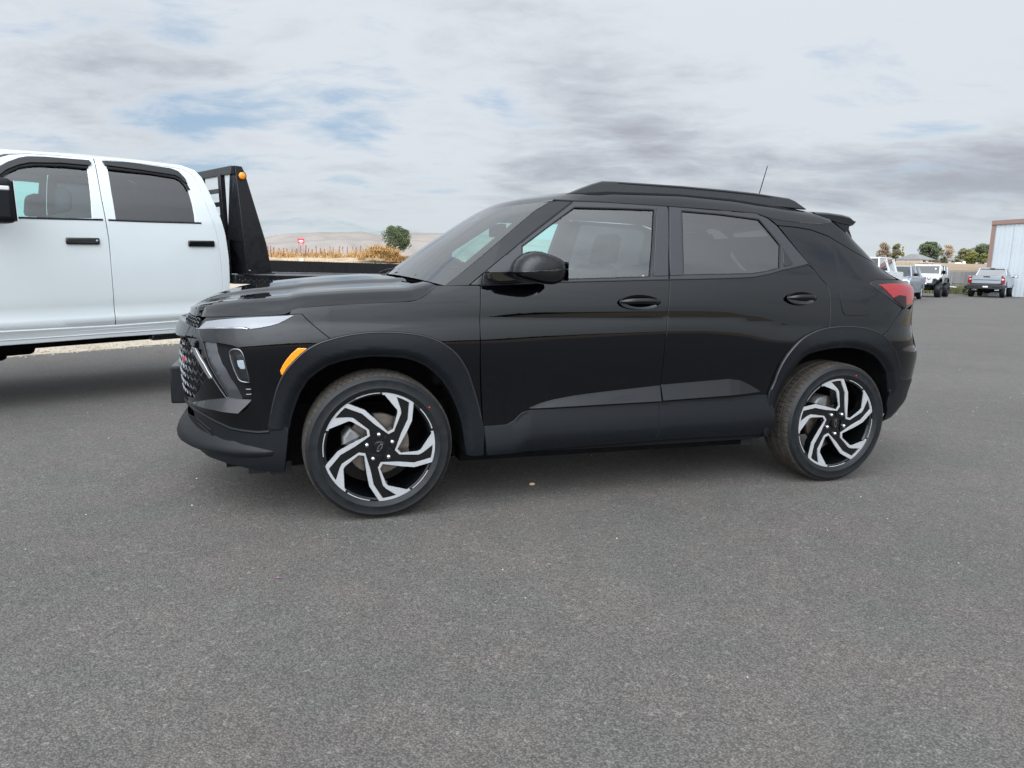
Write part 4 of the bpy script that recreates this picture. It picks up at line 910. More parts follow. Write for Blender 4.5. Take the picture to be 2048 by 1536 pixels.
# ================================================================== the white crew-cab flatbed truck
RD, RN, RU, RO = Vector((.71223, .70127, .0309)), Vector((-.70161, .71256, 0)), Vector((-.0220, -.0217, .9995)), Vector((-3.278, 5.883, .003))
truck = empty('flatbed_truck', RO, 0, 'white crew-cab pickup with black steel flatbed and headache rack, behind the black SUV', 'truck')
RD.normalize(); RN.normalize(); RU = RD.cross(RN).normalized(); RN = RU.cross(RD)
truck.matrix_world = Matrix(((RD.x, RN.x, RU.x, RO.x), (RD.y, RN.y, RU.y, RO.y), (RD.z, RN.z, RU.z, RO.z), (0, 0, 0, 1)))
TW = 1.00      # half width: truck axis lies at y = TW
def TF(u, z):
    u = np.asarray(u, float); z = np.asarray(z, float)
    up = np.clip(z - 1.5, 0, 1); y = up * .27 + .22 * up ** 2 + .9 * np.clip(z - 1.93, 0, 1) ** 1.35
    y = y + .030 * ((z - 1.2) / .5) ** 2 * (z < 1.5) + .0108 * (z >= 1.5) * np.clip(1 - (z - 1.5) * 6, 0, 1)
    y = y + np.where(z < .872, .10 * (.872 - z) - .055 * np.exp(-((z - .72) / .05) ** 2) * 0, 0) - .028 * np.exp(-((z - .70) / .055) ** 2)
    y = y + .035 * np.clip(u - .78, 0, 1) ** 2 * 8 * 1.0
    return np.stack([u, y, z + 0 * u], -1)
for s in (0, 1):
    FF = TF if not s else (lambda u, z: TF(u, z))
    def tp(name, poly, m, par, **k): return panel(name, poly, m, par, surf=TF, flip=bool(s), mid=TW, **k)
    winf = [(-.97, 1.50), (-.86, 1.62), (-.75, 1.72), (-.646, 1.800), (-.571, 1.862), (-.50, 1.897), (-.398, 1.918), (-.211, 1.926), (-.055, 1.920), (-.070, 1.735), (-.092, 1.509), (-.322, 1.503), (-.706, 1.500)]
    winr = [(.089, 1.927), (.416, 1.912), (.616, 1.892), (.655, 1.875), (.684, 1.840), (.705, 1.790), (.715, 1.673), (.717, 1.560), (.711, 1.499), (.337, 1.498), (.074, 1.502), (.077, 1.723)]
    fd = tp('front_door', [(-1.13, 1.46), (-1.04, 1.56), (-.90, 1.72), (-.76, 1.86), (-.66, 1.935), (-.568, 1.972), (-.433, 1.992), (-.23, 1.996), (.008, 1.996), (.002, 1.88), (-.005, 1.68), (-.002, 1.5), (.005, 1.35), (.002, 1.10), (.0, .856), (.0, .645), (-.412, .651), (-1.02, .662), (-1.12, .80), (-1.16, 1.1)], M['white'], truck, holes=[winf], res=.05, gap=.0028, bev=.004)
    rd = tp('rear_door', [(.015, 1.995), (.277, 1.989), (.61, 1.974), (.70, 1.962), (.757, 1.930), (.785, 1.895), (.815, 1.765), (.845, 1.613), (.880, 1.462), (.900, 1.33), (.908, 1.131), (.912, .905), (.90, .72), (.87, .655), (.702, .650), (.007, .645), (.007, .856), (.007, 1.1), (.012, 1.35), (.006, 1.5), (.002, 1.68), (.009, 1.88)], M['white'], truck, holes=[winr], res=.05, gap=.0028, bev=.004)
    tp('cab_side', [(-1.13, 2.012), (-.433, 2.012), (.30, 2.012), (.70, 2.000), (.80, 1.962), (.845, 1.90), (.875, 1.80), (.905, 1.68), (.940, 1.55), (.968, 1.40), (.982, 1.20), (.980, 1.0), (.968, .86), (.945, .66), (.905, .655), (.915, .72), (.918, .905), (.914, 1.131), (.906, 1.33), (.886, 1.462), (.851, 1.613), (.821, 1.765), (.791, 1.898), (.762, 1.936), (.703, 1.969), (.61, 1.981), (.277, 1.996), (-.23, 2.003), (-.433, 1.999), (-.60, 1.98), (-.68, 1.945), (-.80, 1.86), (-1.0, 1.66), (-1.14, 1.50), (-1.22, 1.50)], M['white'], truck, res=.05, gap=0, bev=.004, depth=.03)
    rk = tp('rocker_panel', [(-1.30, .658), (-.0, .640), (.702, .648), (1.0, .655), (1.01, .548), (.464, .545), (-.003, .550), (-.4, .548), (-1.30, .548)], M['white'], truck, off=.010, res=.06, gap=.001, bev=.01, depth=.05)
    for zz in (.615, .58):
        o = strip('rocker_rib', [(-1.25, zz + .006), (-.4, zz), (.4, zz - .001), (.98, zz + .003)], M['white'], rk, .012, .004, surf=lambda u, z: TF(u, z) + np.array([0, -.010, 0]))
        if s: o.data.transform(Matrix.Translation((0, 2 * TW, 0)) @ Matrix.Diagonal((1, -1, 1, 1)))
    tp('window_glass', inset(winf, -.015), M['glass'], fd, off=-.014, depth=.002, bev=.0005, res=.08, gap=0)
    tp('window_glass', inset(winr, -.015), M['tint2'] if 'tint2' in M else M['tint'], rd, off=-.014, depth=.002, bev=.0005, res=.08, gap=0)
    tp('rain_visor', [(-.90, 1.66), (-.75, 1.79), (-.656, 1.865), (-.59, 1.908), (-.515, 1.942), (-.456, 1.958), (-.339, 1.966), (-.033, 1.966), (-.025, 1.945), (-.044, 1.930), (-.247, 1.932), (-.45, 1.918), (-.525, 1.895), (-.61, 1.852), (-.735, 1.745), (-.885, 1.62)], M['gloss'], fd, off=.016, depth=.018, bev=.004, res=.04, gap=0)
    tp('rain_visor', [(.066, 1.972), (.274, 1.975), (.59, 1.952), (.65, 1.932), (.690, 1.875), (.70, 1.835), (.680, 1.845), (.655, 1.880), (.616, 1.900), (.337, 1.925), (.081, 1.940)], M['gloss'], rd, off=.016, depth=.018, bev=.004, res=.04, gap=0)
    for d_, pth in ((fd, [(-.90, 1.60), (-.74, 1.735), (-.62, 1.835), (-.53, 1.888), (-.45, 1.908), (-.39, 1.918), (-.211, 1.926), (-.05, 1.920)]), (rd, [(.085, 1.930), (.25, 1.922), (.416, 1.914), (.616, 1.894), (.66, 1.872), (.69, 1.832), (.708, 1.780)])):
        o = strip('visor_seal', pth, M['seal'], d_, .030, .004, surf=TF)
        if s: o.data.transform(Matrix.Translation((0, 2 * TW, 0)) @ Matrix.Diagonal((1, -1, 1, 1)))
    for d_, pth in ((fd, [(-1.0, 1.499), (-.70, 1.500), (-.30, 1.500), (-.02, 1.502)]), (rd, [(.02, 1.501), (.35, 1.497), (.76, 1.497)])):
        o = strip('window_seal', pth, M['seal'], d_, .016, .006, surf=TF)
        if s: o.data.transform(Matrix.Translation((0, 2 * TW, 0)) @ Matrix.Diagonal((1, -1, 1, 1)))
    for d_, x0, x1, z0 in ((fd, -.302, -.063, 1.331), (rd, .627, .857, 1.319)):
        yk = -.020 if not s else 2 * TW + .020; k = -1 if not s else 1
        h = MB().box((x0, min(yk, yk - k * .022), z0 - .0265), (x1, max(yk, yk - k * .022), z0 + .0265)).build('door_handle', M['gloss'], d_, bevel=.014, seg=3)
        MB().box((x0 + .03, min(yk - k * .02, yk - k * .05), z0 - .02), (x1 - .02, max(yk - k * .02, yk - k * .05), z0 + .02)).build('handle_recess', M['seal'], h)
        if d_ is fd: MB().lathe([(0, -.0012), (.008, -.0006), (.009, .002)], 14, 'y', (x1 - .022, yk if not s else yk, z0 + .004)).build('handle_glint', M['chrome'], h, True)  # bright chrome dot standing in for the sun's glint on the handle
# cab roof, windscreen, bonnet and front end
def sweep(name, pts, m, halfw, par, flat=.10, n=19, tz=None):
    """cross-cab sheet through (x, z, half width) stations with rounded sides"""
    rows = []
    for x, z, w_ in pts:
        row = []
        for v in np.linspace(-1, 1, n):
            row.append((x, TW + v * w_, z - flat * abs(v) ** 4))
        rows.append(row)
    return grid_obj(name, np.array(rows), m, par, True, up=True)
sweep('roof', [(-.82, 1.90, .775), (-.70, 1.985, .775), (-.55, 2.035, .775), (-.433, 2.052, .775), (-.2, 2.060, .775), (0, 2.062, .775), (.30, 2.058, .775), (.55, 2.050, .775), (.70, 2.038, .772), (.80, 2.002, .768), (.845, 1.945, .765), (.875, 1.85, .765)], M['white'], 0, truck, flat=.050)
sweep('windscreen', [(-1.42, 1.47, .86), (-1.2, 1.64, .84), (-1.0, 1.78, .82), (-.78, 1.92, .80)], M['wglass'], 0, truck, flat=.05)
for s in (0, 1):
    y = (lambda a: a) if not s else (lambda a: 2 * TW - a)
    MB().path([(-1.44, y(.13), 1.45), (-1.2, y(.17), 1.62), (-1.0, y(.19), 1.75), (-.82, y(.21), 1.86), (-.70, y(.22), 1.93)], .055, 8).build('windscreen_pillar', M['white'], truck, True)
MB().prism([(-1.24, 1.50), (-1.45, 1.46), (-2.6, 1.38), (-2.85, 1.30), (-2.88, .75), (-2.45, .72), (-2.42, .95), (-2.28, 1.12), (-2.05, 1.18), (-1.82, 1.12), (-1.66, .95), (-1.62, .66), (-1.3, .66), (-1.17, .8), (-1.19, 1.2)], .03, 2 * TW - .03, XZ).build('front_body', M['white'], truck, bevel=.05, seg=3)
fb = MB().box((-3.0, .02, .55), (-2.80, 2 * TW - .02, .85)).build('front_bumper', M['chrome'], truck, bevel=.04)
MB().box((-2.90, .45, .88), (-2.84, 1.55, 1.28)).build('grille', M['gloss'], truck, bevel=.03)
for s in (0, 1): MB().box((-2.90, .10 + s * 1.47, .95), (-2.83, .43 + s * 1.47, 1.25)).build('headlight', M['reflector'], truck, bevel=.03)
for yy in (.62, .82, 1.0, 1.18, 1.38): MB().prism([(-.80, 1.965), (-.66, 2.03), (-.52, 2.045), (-.50, 2.03), (-.78, 1.95)], yy - .045, yy + .045, XZ).build('cab_light', M['smoke'] if 'smoke' in M else M['gloss'], truck, bevel=.012)
# tow mirrors: seen head of the near one
for s in (0, 1):
    y0 = -.40 if not s else 2 * TW + .40; k = 1 if not s else -1
    mh = MB().box((-.87, min(y0, y0 + k * .24), 1.445), (-.665, max(y0, y0 + k * .24), 1.755)).build('mirror_head', M['clad'], truck, bevel=.045, seg=4)
    MB().box((-.86, min(y0 - k * .004, y0 + k * .10), 1.665), (-.695, max(y0 - k * .004, y0 + k * .10), 1.700)).build('turn_lamp', M['reflector'], mh, bevel=.008)
    MB().box((-.865, min(y0 - k * .003, y0 + k * .1), 1.45), (-.77, max(y0 - k * .003, y0 + k * .1), 1.58)).build('mirror_insert', M['gloss'], mh, bevel=.02)
    MB().box((-.667, min(y0 + k * .02, y0 + k * .22), 1.46), (-.661, max(y0 + k * .02, y0 + k * .24), 1.74)).build('mirror_glass', M['chrome'], mh)
    MB().bar((-.78, y0 + k * .2, 1.52), (-.90, y0 + k * .46, 1.52), .03, 8).build('mirror_arm', M['clad'], mh, True)
# cab back wall, floor, interior
def tbox(nm, a, b, m, bev=0): return MB().box(a, b).build(nm, m, truck, bevel=bev)
MB().prism([(.90, .66), (.955, .66), (.965, 1.2), (.93, 1.45), (.88, 1.44)], .06, 2 * TW - .06, XZ).build('cab_back', M['white'], truck)
MB().prism([(.88, 1.44), (.93, 1.45), (.92, 1.50), (.87, 1.49)], .15, 1.85, XZ).prism([(.825, 1.84), (.87, 1.84), (.83, 1.95), (.78, 1.95)], .25, 1.75, XZ).build('back_frame', M['white'], truck)
for s in (0, 1):
    a, b_ = (.15, .50) if not s else (1.50, 1.85); MB().prism([(.87, 1.47), (.92, 1.48), (.86, 1.86), (.82, 1.86)], a, b_, XZ).build('back_frame', M['white'], truck)
tbox('back_window', (.865, .5, 1.48), (.868, 1.5, 1.86), M['tint'])
tbox('cab_floor', (-1.2, .06, .60), (.92, 1.94, .66), M['dark'])
tbox('dashboard', (-1.35, .12, 1.0), (-.95, 1.88, 1.44), M['dark'], .05)
def tseat(x, y):
    t = MB().prism([(x - .05, .9), (x + .45, .9), (x + .48, 1.05), (x, 1.08)], y - .26, y + .26, XZ).build('seat_cushion', M['seat'], truck, bevel=.04)
    MB().prism([(x + .40, 1.0), (x + .54, 1.0), (x + .66, 1.50), (x + .60, 1.56), (x + .52, 1.54)], y - .25, y + .25, XZ).build('backrest', M['seat'], t, bevel=.05)
    MB().prism([(x + .55, 1.57), (x + .68, 1.57), (x + .70, 1.72), (x + .65, 1.78), (x + .58, 1.76)], y - .14, y + .14, XZ).build('headrest', M['seat'], t, bevel=.04)
tseat(-.82, .52); tseat(-.82, 1.48); tseat(.06, .5); tseat(.06, 1.0); tseat(.06, 1.5)
# chassis and wheels
tbox('chassis', (-2.6, .52, .45), (4.1, .66, .62), M['well']); tbox('chassis', (-2.6, 1.34, .45), (4.1, 1.48, .62), M['well'])
MB().box((-1.3, .85, .36), (-.52, 1.35, .56)).box((-1.1, .95, .31), (-.62, 1.25, .40)).box((-.75, 1.0, .34), (-.40, 1.2, .44)).build('gearbox', M['well'], truck, bevel=.05)
tbox('side_step', (.30, .10, .485), (.98, .22, .535), M['blackp'], .01)
def simple_wheel(par, x, y, r, w_, k, name='wheel', rim=None, thin=.62, z=None):
    z = r if z is None else z
    o = MB().lathe([(r * thin, -w_ * .40), (r * .70, -w_ * .5), (r * .90, -w_ * .5), (r * .975, -w_ * .42), (r, -w_ * .30), (r, w_ * .30), (r * .975, w_ * .42), (r * .9, w_ * .5), (r * .7, w_ * .5), (r * thin, w_ * .4)], 40).build(name, M['tyre'], par, True)
    o.location = (x, y, z)
    q = MB().lathe([(0, -.30 * w_), (r * .2, -.34 * w_), (r * .24, -.24 * w_), (r * .5, -.20 * w_), (r * thin, -w_ * .42), (r * (thin + .02), -w_ * .44)], 32)
    for i in range(6):
        a = 2 * math.pi * i / 6; q.bar((r * .2 * math.cos(a), -.30 * w_, r * .2 * math.sin(a)), (r * .6 * math.cos(a), -.40 * w_, r * .6 * math.sin(a)), r * .07, 6)
    h = q.build('rim', rim or M['alu'], o, True)
    if k > 0: h.rotation_euler = (0, 0, math.pi)
    return o
for x in (-2.05, 2.2):
    for yy, k in ((.16, -1), (1.84, 1)): simple_wheel(truck, x, yy, .42, .28, k)
# flatbed: deck, diamond-plate edge, headache rack, drop side
dk_ = MB().box((1.02, -.02, .955), (4.35, 2.02, 1.038)).build('deck', M['blackp'], truck, bevel=.004)
M['diamond'] = vary(mat('diamond_plate', (.012, .012, .014), .34, spec=.55), 10, .2)
dp = MB()
for i in range(120):
    for j in range(3):
        x = 1.06 + i * .027; z = .969 + j * .027 + (.0135 if i % 2 else 0)
        if z > 1.03: continue
        a = R(45 if (i + j) % 2 else -45); c, s_ = math.cos(a) * .011, math.sin(a) * .011; nx, nz = -math.sin(a) * .0035, math.cos(a) * .0035
        dp.add([(x - c, -.0205, z - s_), (x + nx, -.0205, z + nz), (x + c, -.0205, z + s_), (x - nx, -.0205, z - nz), (x, -.0245, z)], [(0, 1, 4), (1, 2, 4), (2, 3, 4), (3, 0, 4)])
dpo = dp.build('diamond_tread', M['diamond'], dk_); dpo['kind'] = 'stuff'
MB().box((1.10, -.035, 1.039), (1.40, .12, 1.049)).build('rack_foot', M['blackp'], truck, bevel=.002)
# rack side wing: a folded plate
wing = MB()
outer = [(1.128, 2.008), (1.150, 2.003), (1.180, 1.950), (1.330, 1.330), (1.372, 1.052), (1.128, 1.049), (1.118, 1.30)]
wing.prism([(1.085, 2.010), (1.148, 2.006), (1.172, 1.955), (1.338, 1.320), (1.376, 1.050), (1.128, 1.048), (1.122, 1.345)], -.022, -.014, XZ)
wing.build('rack_wing', M['blackp'], truck, bevel=.003)
for s in (0, 1):
    y0 = -.014 if not s else 2 * TW + .014; k = 1 if not s else -1
    # front post, broad base plate
    f_ = MB(); f_.add([(1.085, y0, 2.010), (1.085, y0 + k * .10, 2.010), (1.06, y0 + k * .20, 1.36), (1.06, y0 + k * .62, 1.34), (1.06, y0 + k * .62, 1.04), (1.128, y0, 1.048), (1.122, y0, 1.345),
                       (1.097, y0, 2.010), (1.097, y0 + k * .10, 2.010), (1.072, y0 + k * .20, 1.36), (1.072, y0 + k * .62, 1.34), (1.072, y0 + k * .62, 1.04), (1.140, y0, 1.048), (1.134, y0, 1.345)],
          [(0, 1, 2, 3, 4, 5, 6), (13, 12, 11, 10, 9, 8, 7)] + [(i, (i + 1) % 7, 7 + (i + 1) % 7, 7 + i) for i in range(7)])
    f_.build('rack_front_plate', M['blackp'], truck)
    if s: MB().prism([(1.085, 2.010), (1.148, 2.006), (1.172, 1.955), (1.338, 1.320), (1.376, 1.050), (1.128, 1.048), (1.122, 1.345)], 2 * TW + .014, 2 * TW + .022, XZ).build('rack_wing', M['blackp'], truck, bevel=.003)
MB().box((1.05, -.01, 1.935), (1.10, 2.01, 2.008)).build('rack_top_bar', M['blackp'], truck, bevel=.005)
for y in (.24, .70, 1.30, 1.76): MB().box((1.04, y - .03, 1.04), (1.085, y + .03, 1.95)).build('rack_post', M['blackp'], truck, bevel=.003)
for z in (1.42, 1.54, 1.66, 1.78): MB().prism([(1.04, z), (1.10, z + .012), (1.10, z + .02), (1.05, z + .045)], .27, 1.73, XZ).build('louvre', M['blackp'], truck)
MB().box((1.035, .15, 1.04), (1.06, 1.85, 1.36)).build('rack_panel', M['blackp'], truck)
mk = MB().lathe([(0, -.020), (.020, -.019), (.030, -.012), (.033, 0)], 28, 'y', (1.142, -.024, 1.925)).build('marker_lamp', M['amber'], truck, True)
MB().lathe([(.033, -.006), (.040, -.008), (.043, .002)], 28, 'y', (1.142, -.024, 1.925)).build('lamp_ring', M['seal'], mk, True)
for p in ((1.155, -.023, 1.075), (1.075, -.002, 1.972)): MB().lathe([(0, -.006), (.009, -.005), (.011, .002)], 10, 'y', p).build('bolt', M['chrome'], truck, True)
tg = MB().box((2.02, 1.93, 1.042), (4.35, 1.97, 1.185)).build('drop_side', M['blackp'], truck, bevel=.004)
hg = MB().box((1.985, 1.90, 1.042), (2.13, 1.925, 1.195)).bar((2.0, 1.91, 1.18), (2.0, 1.91, 1.25), .014).bar((2.06, 1.91, 1.18), (2.07, 1.91, 1.225), .022).bar((2.03, 1.895, 1.08), (2.05, 1.895, 1.17), .010).build('hinge_bracket', M['blackp'], tg)
for dx, z in ((.02, 1.075), (.085, 1.09), (.06, 1.13), (.10, 1.19)): MB().lathe([(0, -.006), (.010, -.005), (.012, .003)], 8, 'y', (2.01 + dx, 1.897, z)).build('bolt', M['chrome'], tg, True)

_T = Matrix.Translation((1.1, 0, 1.04)) @ Matrix.Rotation(R(2.0), 4, 'Y') @ Matrix.Translation((-1.1, 0, -1.04))
for o_ in [dk_, dpo, tg, hg] + [q for q in tg.children if q.name.startswith('bolt')]: o_.data.transform(_T)
# ================================================================== ground, road, far land
def far_h(x, y):
    r = np.hypot(x, y); b = np.clip((r - 56) / 120, 0, 1); b = b * b * (3 - 2 * b)
    t = np.where(x < 0, .015, .030) * np.clip(x, -400, 400)
    return b * t - .02
BL = np.array([.574, .819]); BN = np.array([-.819, .574]); B0 = np.array([-5.96, 8.4])     # edge line of the lot and its outward normal
def sheet(name, poly, z, m, kind='structure', zf=None, res=None):
    if res is None:
        o = MB().add([(x, y, z) for x, y in poly], [tuple(range(len(poly)))]).build(name, m)
        if o.data.polygons[0].normal.z < 0: o.data.flip_normals()
    return tag(o, kind=kind)
rs = [0, 4, 8, 14, 20, 28, 38, 48, 56, 64, 74, 86, 100, 120, 145, 175, 220, 300, 420, 600, 900, 1500, 2600, 4500, 8000, 14000]
th = np.linspace(0, 2 * math.pi, 145)[:-1]; G = []
for r in rs:
    x = r * np.cos(th); y = r * np.sin(th); G.append(np.stack([x, y, far_h(x, y)], 1))
G = np.array(G).transpose(1, 0, 2)
M['soil'] = vary(mat('dry_field_soil', (.30, .235, .165), .95, spec=.1), .06, .22, .05, 2.0, coord='Object', detail=9)
o = grid_obj('ground', G, M['soil'], None, True, closed_u=True, up=True); tag(o, kind='structure')
def asphalt(name, base, warm):
    m = mat(name, base, .78, spec=.35); nt = m.node_tree; N = nt.nodes; L = nt.links; b = N['Principled BSDF']
    tc = N.new('ShaderNodeTexCoord'); P0 = tc.outputs['Object']
    def nz(scale, detail=3, rough=.55):
        n = N.new('ShaderNodeTexNoise'); n.inputs['Scale'].default_value = scale; n.inputs['Detail'].default_value = detail; n.inputs['Roughness'].default_value = rough; L.new(P0, n.inputs['Vector']); return n.outputs['Fac']
    def mr(v, a, b_, c, d):
        n = N.new('ShaderNodeMapRange'); n.clamp = True; L.new(v, n.inputs[0])
        for i, q in enumerate((a, b_, c, d)): n.inputs[i + 1].default_value = q
        return n.outputs[0]
    def mul(a, b_):
        n = N.new('ShaderNodeMath'); n.operation = 'MULTIPLY'; L.new(a, n.inputs[0])
        if isinstance(b_, float): n.inputs[1].default_value = b_
        else: L.new(b_, n.inputs[1])
        return n.outputs[0]
    def add(a, b_):
        n = N.new('ShaderNodeMath'); n.operation = 'ADD'; L.new(a, n.inputs[0]); L.new(b_, n.inputs[1]); return n.outputs[0]
    vo = N.new('ShaderNodeTexVoronoi'); vo.inputs['Scale'].default_value = 175; L.new(P0, vo.inputs['Vector'])
    vo2 = N.new('ShaderNodeTexVoronoi'); vo2.inputs['Scale'].default_value = 70; L.new(P0, vo2.inputs['Vector'])
    sep = N.new('ShaderNodeSeparateColor'); L.new(vo.outputs['Color'], sep.inputs[0]); sep2 = N.new('ShaderNodeSeparateColor'); L.new(vo2.outputs['Color'], sep2.inputs[0])
    stone = mr(sep.outputs[0], 0, 1, .68, 1.32); big = mr(sep2.outputs[1], .90, 1, 1, 1.45)
    gap = mr(vo.outputs['Distance'], .25, .75, 1.12, .62)
    cloud = mr(nz(.55, 5, .6), .3, .7, .90, 1.10); mid = mr(nz(5.5, 5, .6), .3, .7, .93, 1.07); fine = mr(nz(420, 2), .3, .7, .86, 1.14)
    # a few small bright chips and dark spots
    chip = N.new('ShaderNodeTexVoronoi'); chip.inputs['Scale'].default_value = 9; L.new(P0, chip.inputs['Vector']); ch = mr(chip.outputs['Distance'], .012, .022, 1, 0)
    spot = N.new('ShaderNodeTexVoronoi'); spot.inputs['Scale'].default_value = .8; mpn = N.new('ShaderNodeMapping'); mpn.inputs['Location'].default_value = (.35, .2, 0); L.new(P0, mpn.inputs[0]); L.new(mpn.outputs[0], spot.inputs['Vector'])
    dsp = mr(add(spot.outputs['Distance'], mul(nz(14, 3), .12)), .085, .125, .72, 1)
    val = mul(mul(mul(mul(stone, big), mul(gap, cloud)), mul(mid, fine)), dsp)
    tint = N.new('ShaderNodeMix'); tint.data_type = 'RGBA'; L.new(mr(nz(2.3, 5), .40, .60, 0, 1), tint.inputs[0]); tint.inputs[6].default_value = (*base, 1); tint.inputs[7].default_value = (*warm, 1)
    s = N.new('ShaderNodeVectorMath'); s.operation = 'SCALE'; L.new(tint.outputs[2], s.inputs[0]); L.new(val, s.inputs['Scale'])
    mx = N.new('ShaderNodeMix'); mx.data_type = 'RGBA'; L.new(mul(ch, .75), mx.inputs[0]); L.new(s.outputs[0], mx.inputs[6]); mx.inputs[7].default_value = (.5, .47, .43, 1)
    L.new(mx.outputs[2], b.inputs['Base Color'])
    h = add(mul(mr(vo.outputs['Distance'], 0, .7, 1, 0), .6), mul(nz(260, 3), .7))
    bp = N.new('ShaderNodeBump'); bp.inputs['Strength'].default_value = .8; bp.inputs['Distance'].default_value = .0032; L.new(h, bp.inputs['Height']); L.new(bp.outputs[0], b.inputs['Normal'])
    return m
M['asphalt'] = asphalt('asphalt', (.099, .0930, .0850), (.109, .0965, .0875))
def ln(t, d): q = B0 + BL * t + BN * d; return (float(q[0]), float(q[1]))
# ragged lot edge against the gravel
edge = [ln(t, .10 * math.sin(t * 1.3) + .07 * math.sin(t * 4.1 + 1) + .05 * random.uniform(-1, 1)) for t in np.concatenate([np.arange(-28, -6, 2), np.arange(-6, 8, .22), np.arange(8, 54, 3)])]
lot = edge + [(30.0, 53.4), (33.9, 54.0), (60, 54.5), (110, 54.5), (110, -15), (-22.3, -15)]
sheet('parking_lot', lot, 0, M['asphalt'])
M['gravel'] = vary(mat('tan_gravel', (.40, .345, .27), .95, spec=.1), 3, .18, .012, 60, detail=9)
sheet('gravel_strip', [ln(-90, -1.0), ln(54, -1.0), ln(54, 30), ln(-90, 30)], -.006, M['gravel'])
M['asphalt_old'] = asphalt('road_asphalt', (.20, .20, .205), (.22, .215, .21))
RZ = lambda p: (p[0], p[1], float(far_h(p[0], p[1])) + .03)
g = np.array([[RZ(ln(t, d)) for d in np.linspace(30, 95, 14)] for t in np.linspace(-60, 150, 43)])
tag(grid_obj('road', g, M['asphalt_old'], None, True, up=True), kind='structure')
# loose stones of the gravel
st = MB(); gr = random.Random(3)
for i in range(2600):
    t = gr.uniform(-3.5, 6.5); d = abs(gr.gauss(0, 1.3)) - .12; p = ln(t, d); r = gr.uniform(.006, .022); k = len(st.v); hh = r * gr.uniform(.5, .9)
    a0 = gr.uniform(0, 6.28); v = [(p[0] + r * math.cos(a0 + j * 1.57) * gr.uniform(.7, 1.2), p[1] + r * math.sin(a0 + j * 1.57) * gr.uniform(.7, 1.2), -.004) for j in range(4)] + [(p[0], p[1], hh)]
    st.add(v, [(0, 1, 4), (1, 2, 4), (2, 3, 4), (3, 0, 4)])
tag(st.build('gravel_stones', M['gravel']), kind='stuff')
p = ground(1064, 970); st = MB()
st.lathe([(0, 0), (.012, .001), (.0155, .007), (.012, .014), (.005, .017), (0, .0175)], 9, 'z'); o = st.build('stone', vary(mat('tan_stone', (.52, .38, .25), .8), 120, .3, .002, 300), None, True)
o.location = (p.x, p.y, 0); o.scale = (1.25, .8, .8); o.rotation_euler = (0, 0, .5); tag(o, 'small tan stone lying alone on the asphalt in front of the black SUV', 'stone')
p = ground(555, 1157); o = MB().add([(-.008, -.004, .003), (.004, -.007, .005), (.009, .002, .003), (-.002, .007, .006)], [(0, 1, 2, 3)]).build('petal', mat('magenta_petal', (.22, .09, .20), .6)); o.location = (p.x, p.y, 0)
tag(o, 'tiny magenta scrap lying on the asphalt in the foreground', 'scrap')
ch = random.Random(11); cm = MB()
for i in range(260):
    x = ch.uniform(-3.5, 6); y = ch.uniform(1.2, 14); r = ch.uniform(.0025, .006); a0 = ch.uniform(0, 6)
    cm.add([(x + r * math.cos(a0 + j * 2.09), y + r * math.sin(a0 + j * 2.09), .0) for j in range(3)] + [(x, y, r * .8)], [(0, 1, 3), (1, 2, 3), (2, 0, 3)])
tag(cm.build('grit', mat('pale_grit', (.5, .47, .42), .8)), kind='stuff')
# ================================================================== far left: bank, vine posts, weeds, sign, tree, hills
def noise1(x, s=0): return math.sin(x * 1.7 + s) * .5 + math.sin(x * 3.9 + 1.3 * s) * .3 + math.sin(x * 8.3 + 2.1 * s) * .2
M['bank'] = vary(mat('dirt_bank', (.37, .29, .20), .95, spec=.05), .35, .30, .25, 1.6, detail=9)
def bankh(x, y):
    base = float(far_h(x, y)); t = (y - 112) / 26.0; w_ = min(1, max(0, (x + 75) / 12)) * 0 + 1
    k = 0 if t <= 0 else (t * t * (3 - 2 * t) if t < 1 else 1 - min(1, max(0, (t - 2.2) / 1.5)) * .8)
    return base + k * (2.55 + .25 * noise1(x * .11) + .10 * noise1(x * .7, 2)) + .02
g = np.array([[(x, y + 2.5 * noise1(x * .06, 4), bankh(x, y)) for y in np.concatenate([np.linspace(110, 142, 22), np.linspace(150, 215, 8)])] for x in np.linspace(-95, 6, 140)])
tag(grid_obj('dirt_bank', g, M['bank'], None, True, up=True), kind='structure')
M['post'] = vary(mat('weathered_post', (.22, .10, .075), .9), 3, .3)
M['stalk'] = vary(mat('dry_stalks', (.46, .29, .13), .9, spec=.1), .8, .35)
M['stalk2'] = vary(mat('tan_weeds', (.44, .30, .16), .9, spec=.1), .5, .4)
pr_ = random.Random(5)
def top_at(u, v, Y):
    p = at(u, v, Y); return p
PY = 146.
postpx = [534, 541.5, 549, 558, 566, 575, 584, 592.5, 601, 610, 618, 624, 633, 641, 651, 659, 668, 678, 686, 694, 703, 711, 722, 733, 745, 757]
pm = None
for i, u in enumerate(postpx):
    p = at(u, 505, PY + pr_.uniform(-2, 3)); z0 = bankh(p.x, p.y) - .1; h_ = pr_.uniform(1.9, 2.7)
    if pm is None:
        pm = MB().prism([(-.09, 0), (.09, 0), (.085, 1), (.0, 1.03), (-.085, .98)], -.08, .08, XZ).build('vineyard_post', M['post']); o = pm
    else: o = pm.copy(); SC.collection.objects.link(o)
    o.location = (p.x, p.y, z0); o.scale = (pr_.uniform(.7, 1.3), 1, h_); o.rotation_euler = (0, R(pr_.uniform(-5, 5)), 0)
    tag(o, 'weathered reddish wooden post in the row along the dirt bank, dry stalks round it', 'post', 'posts along the dirt bank')
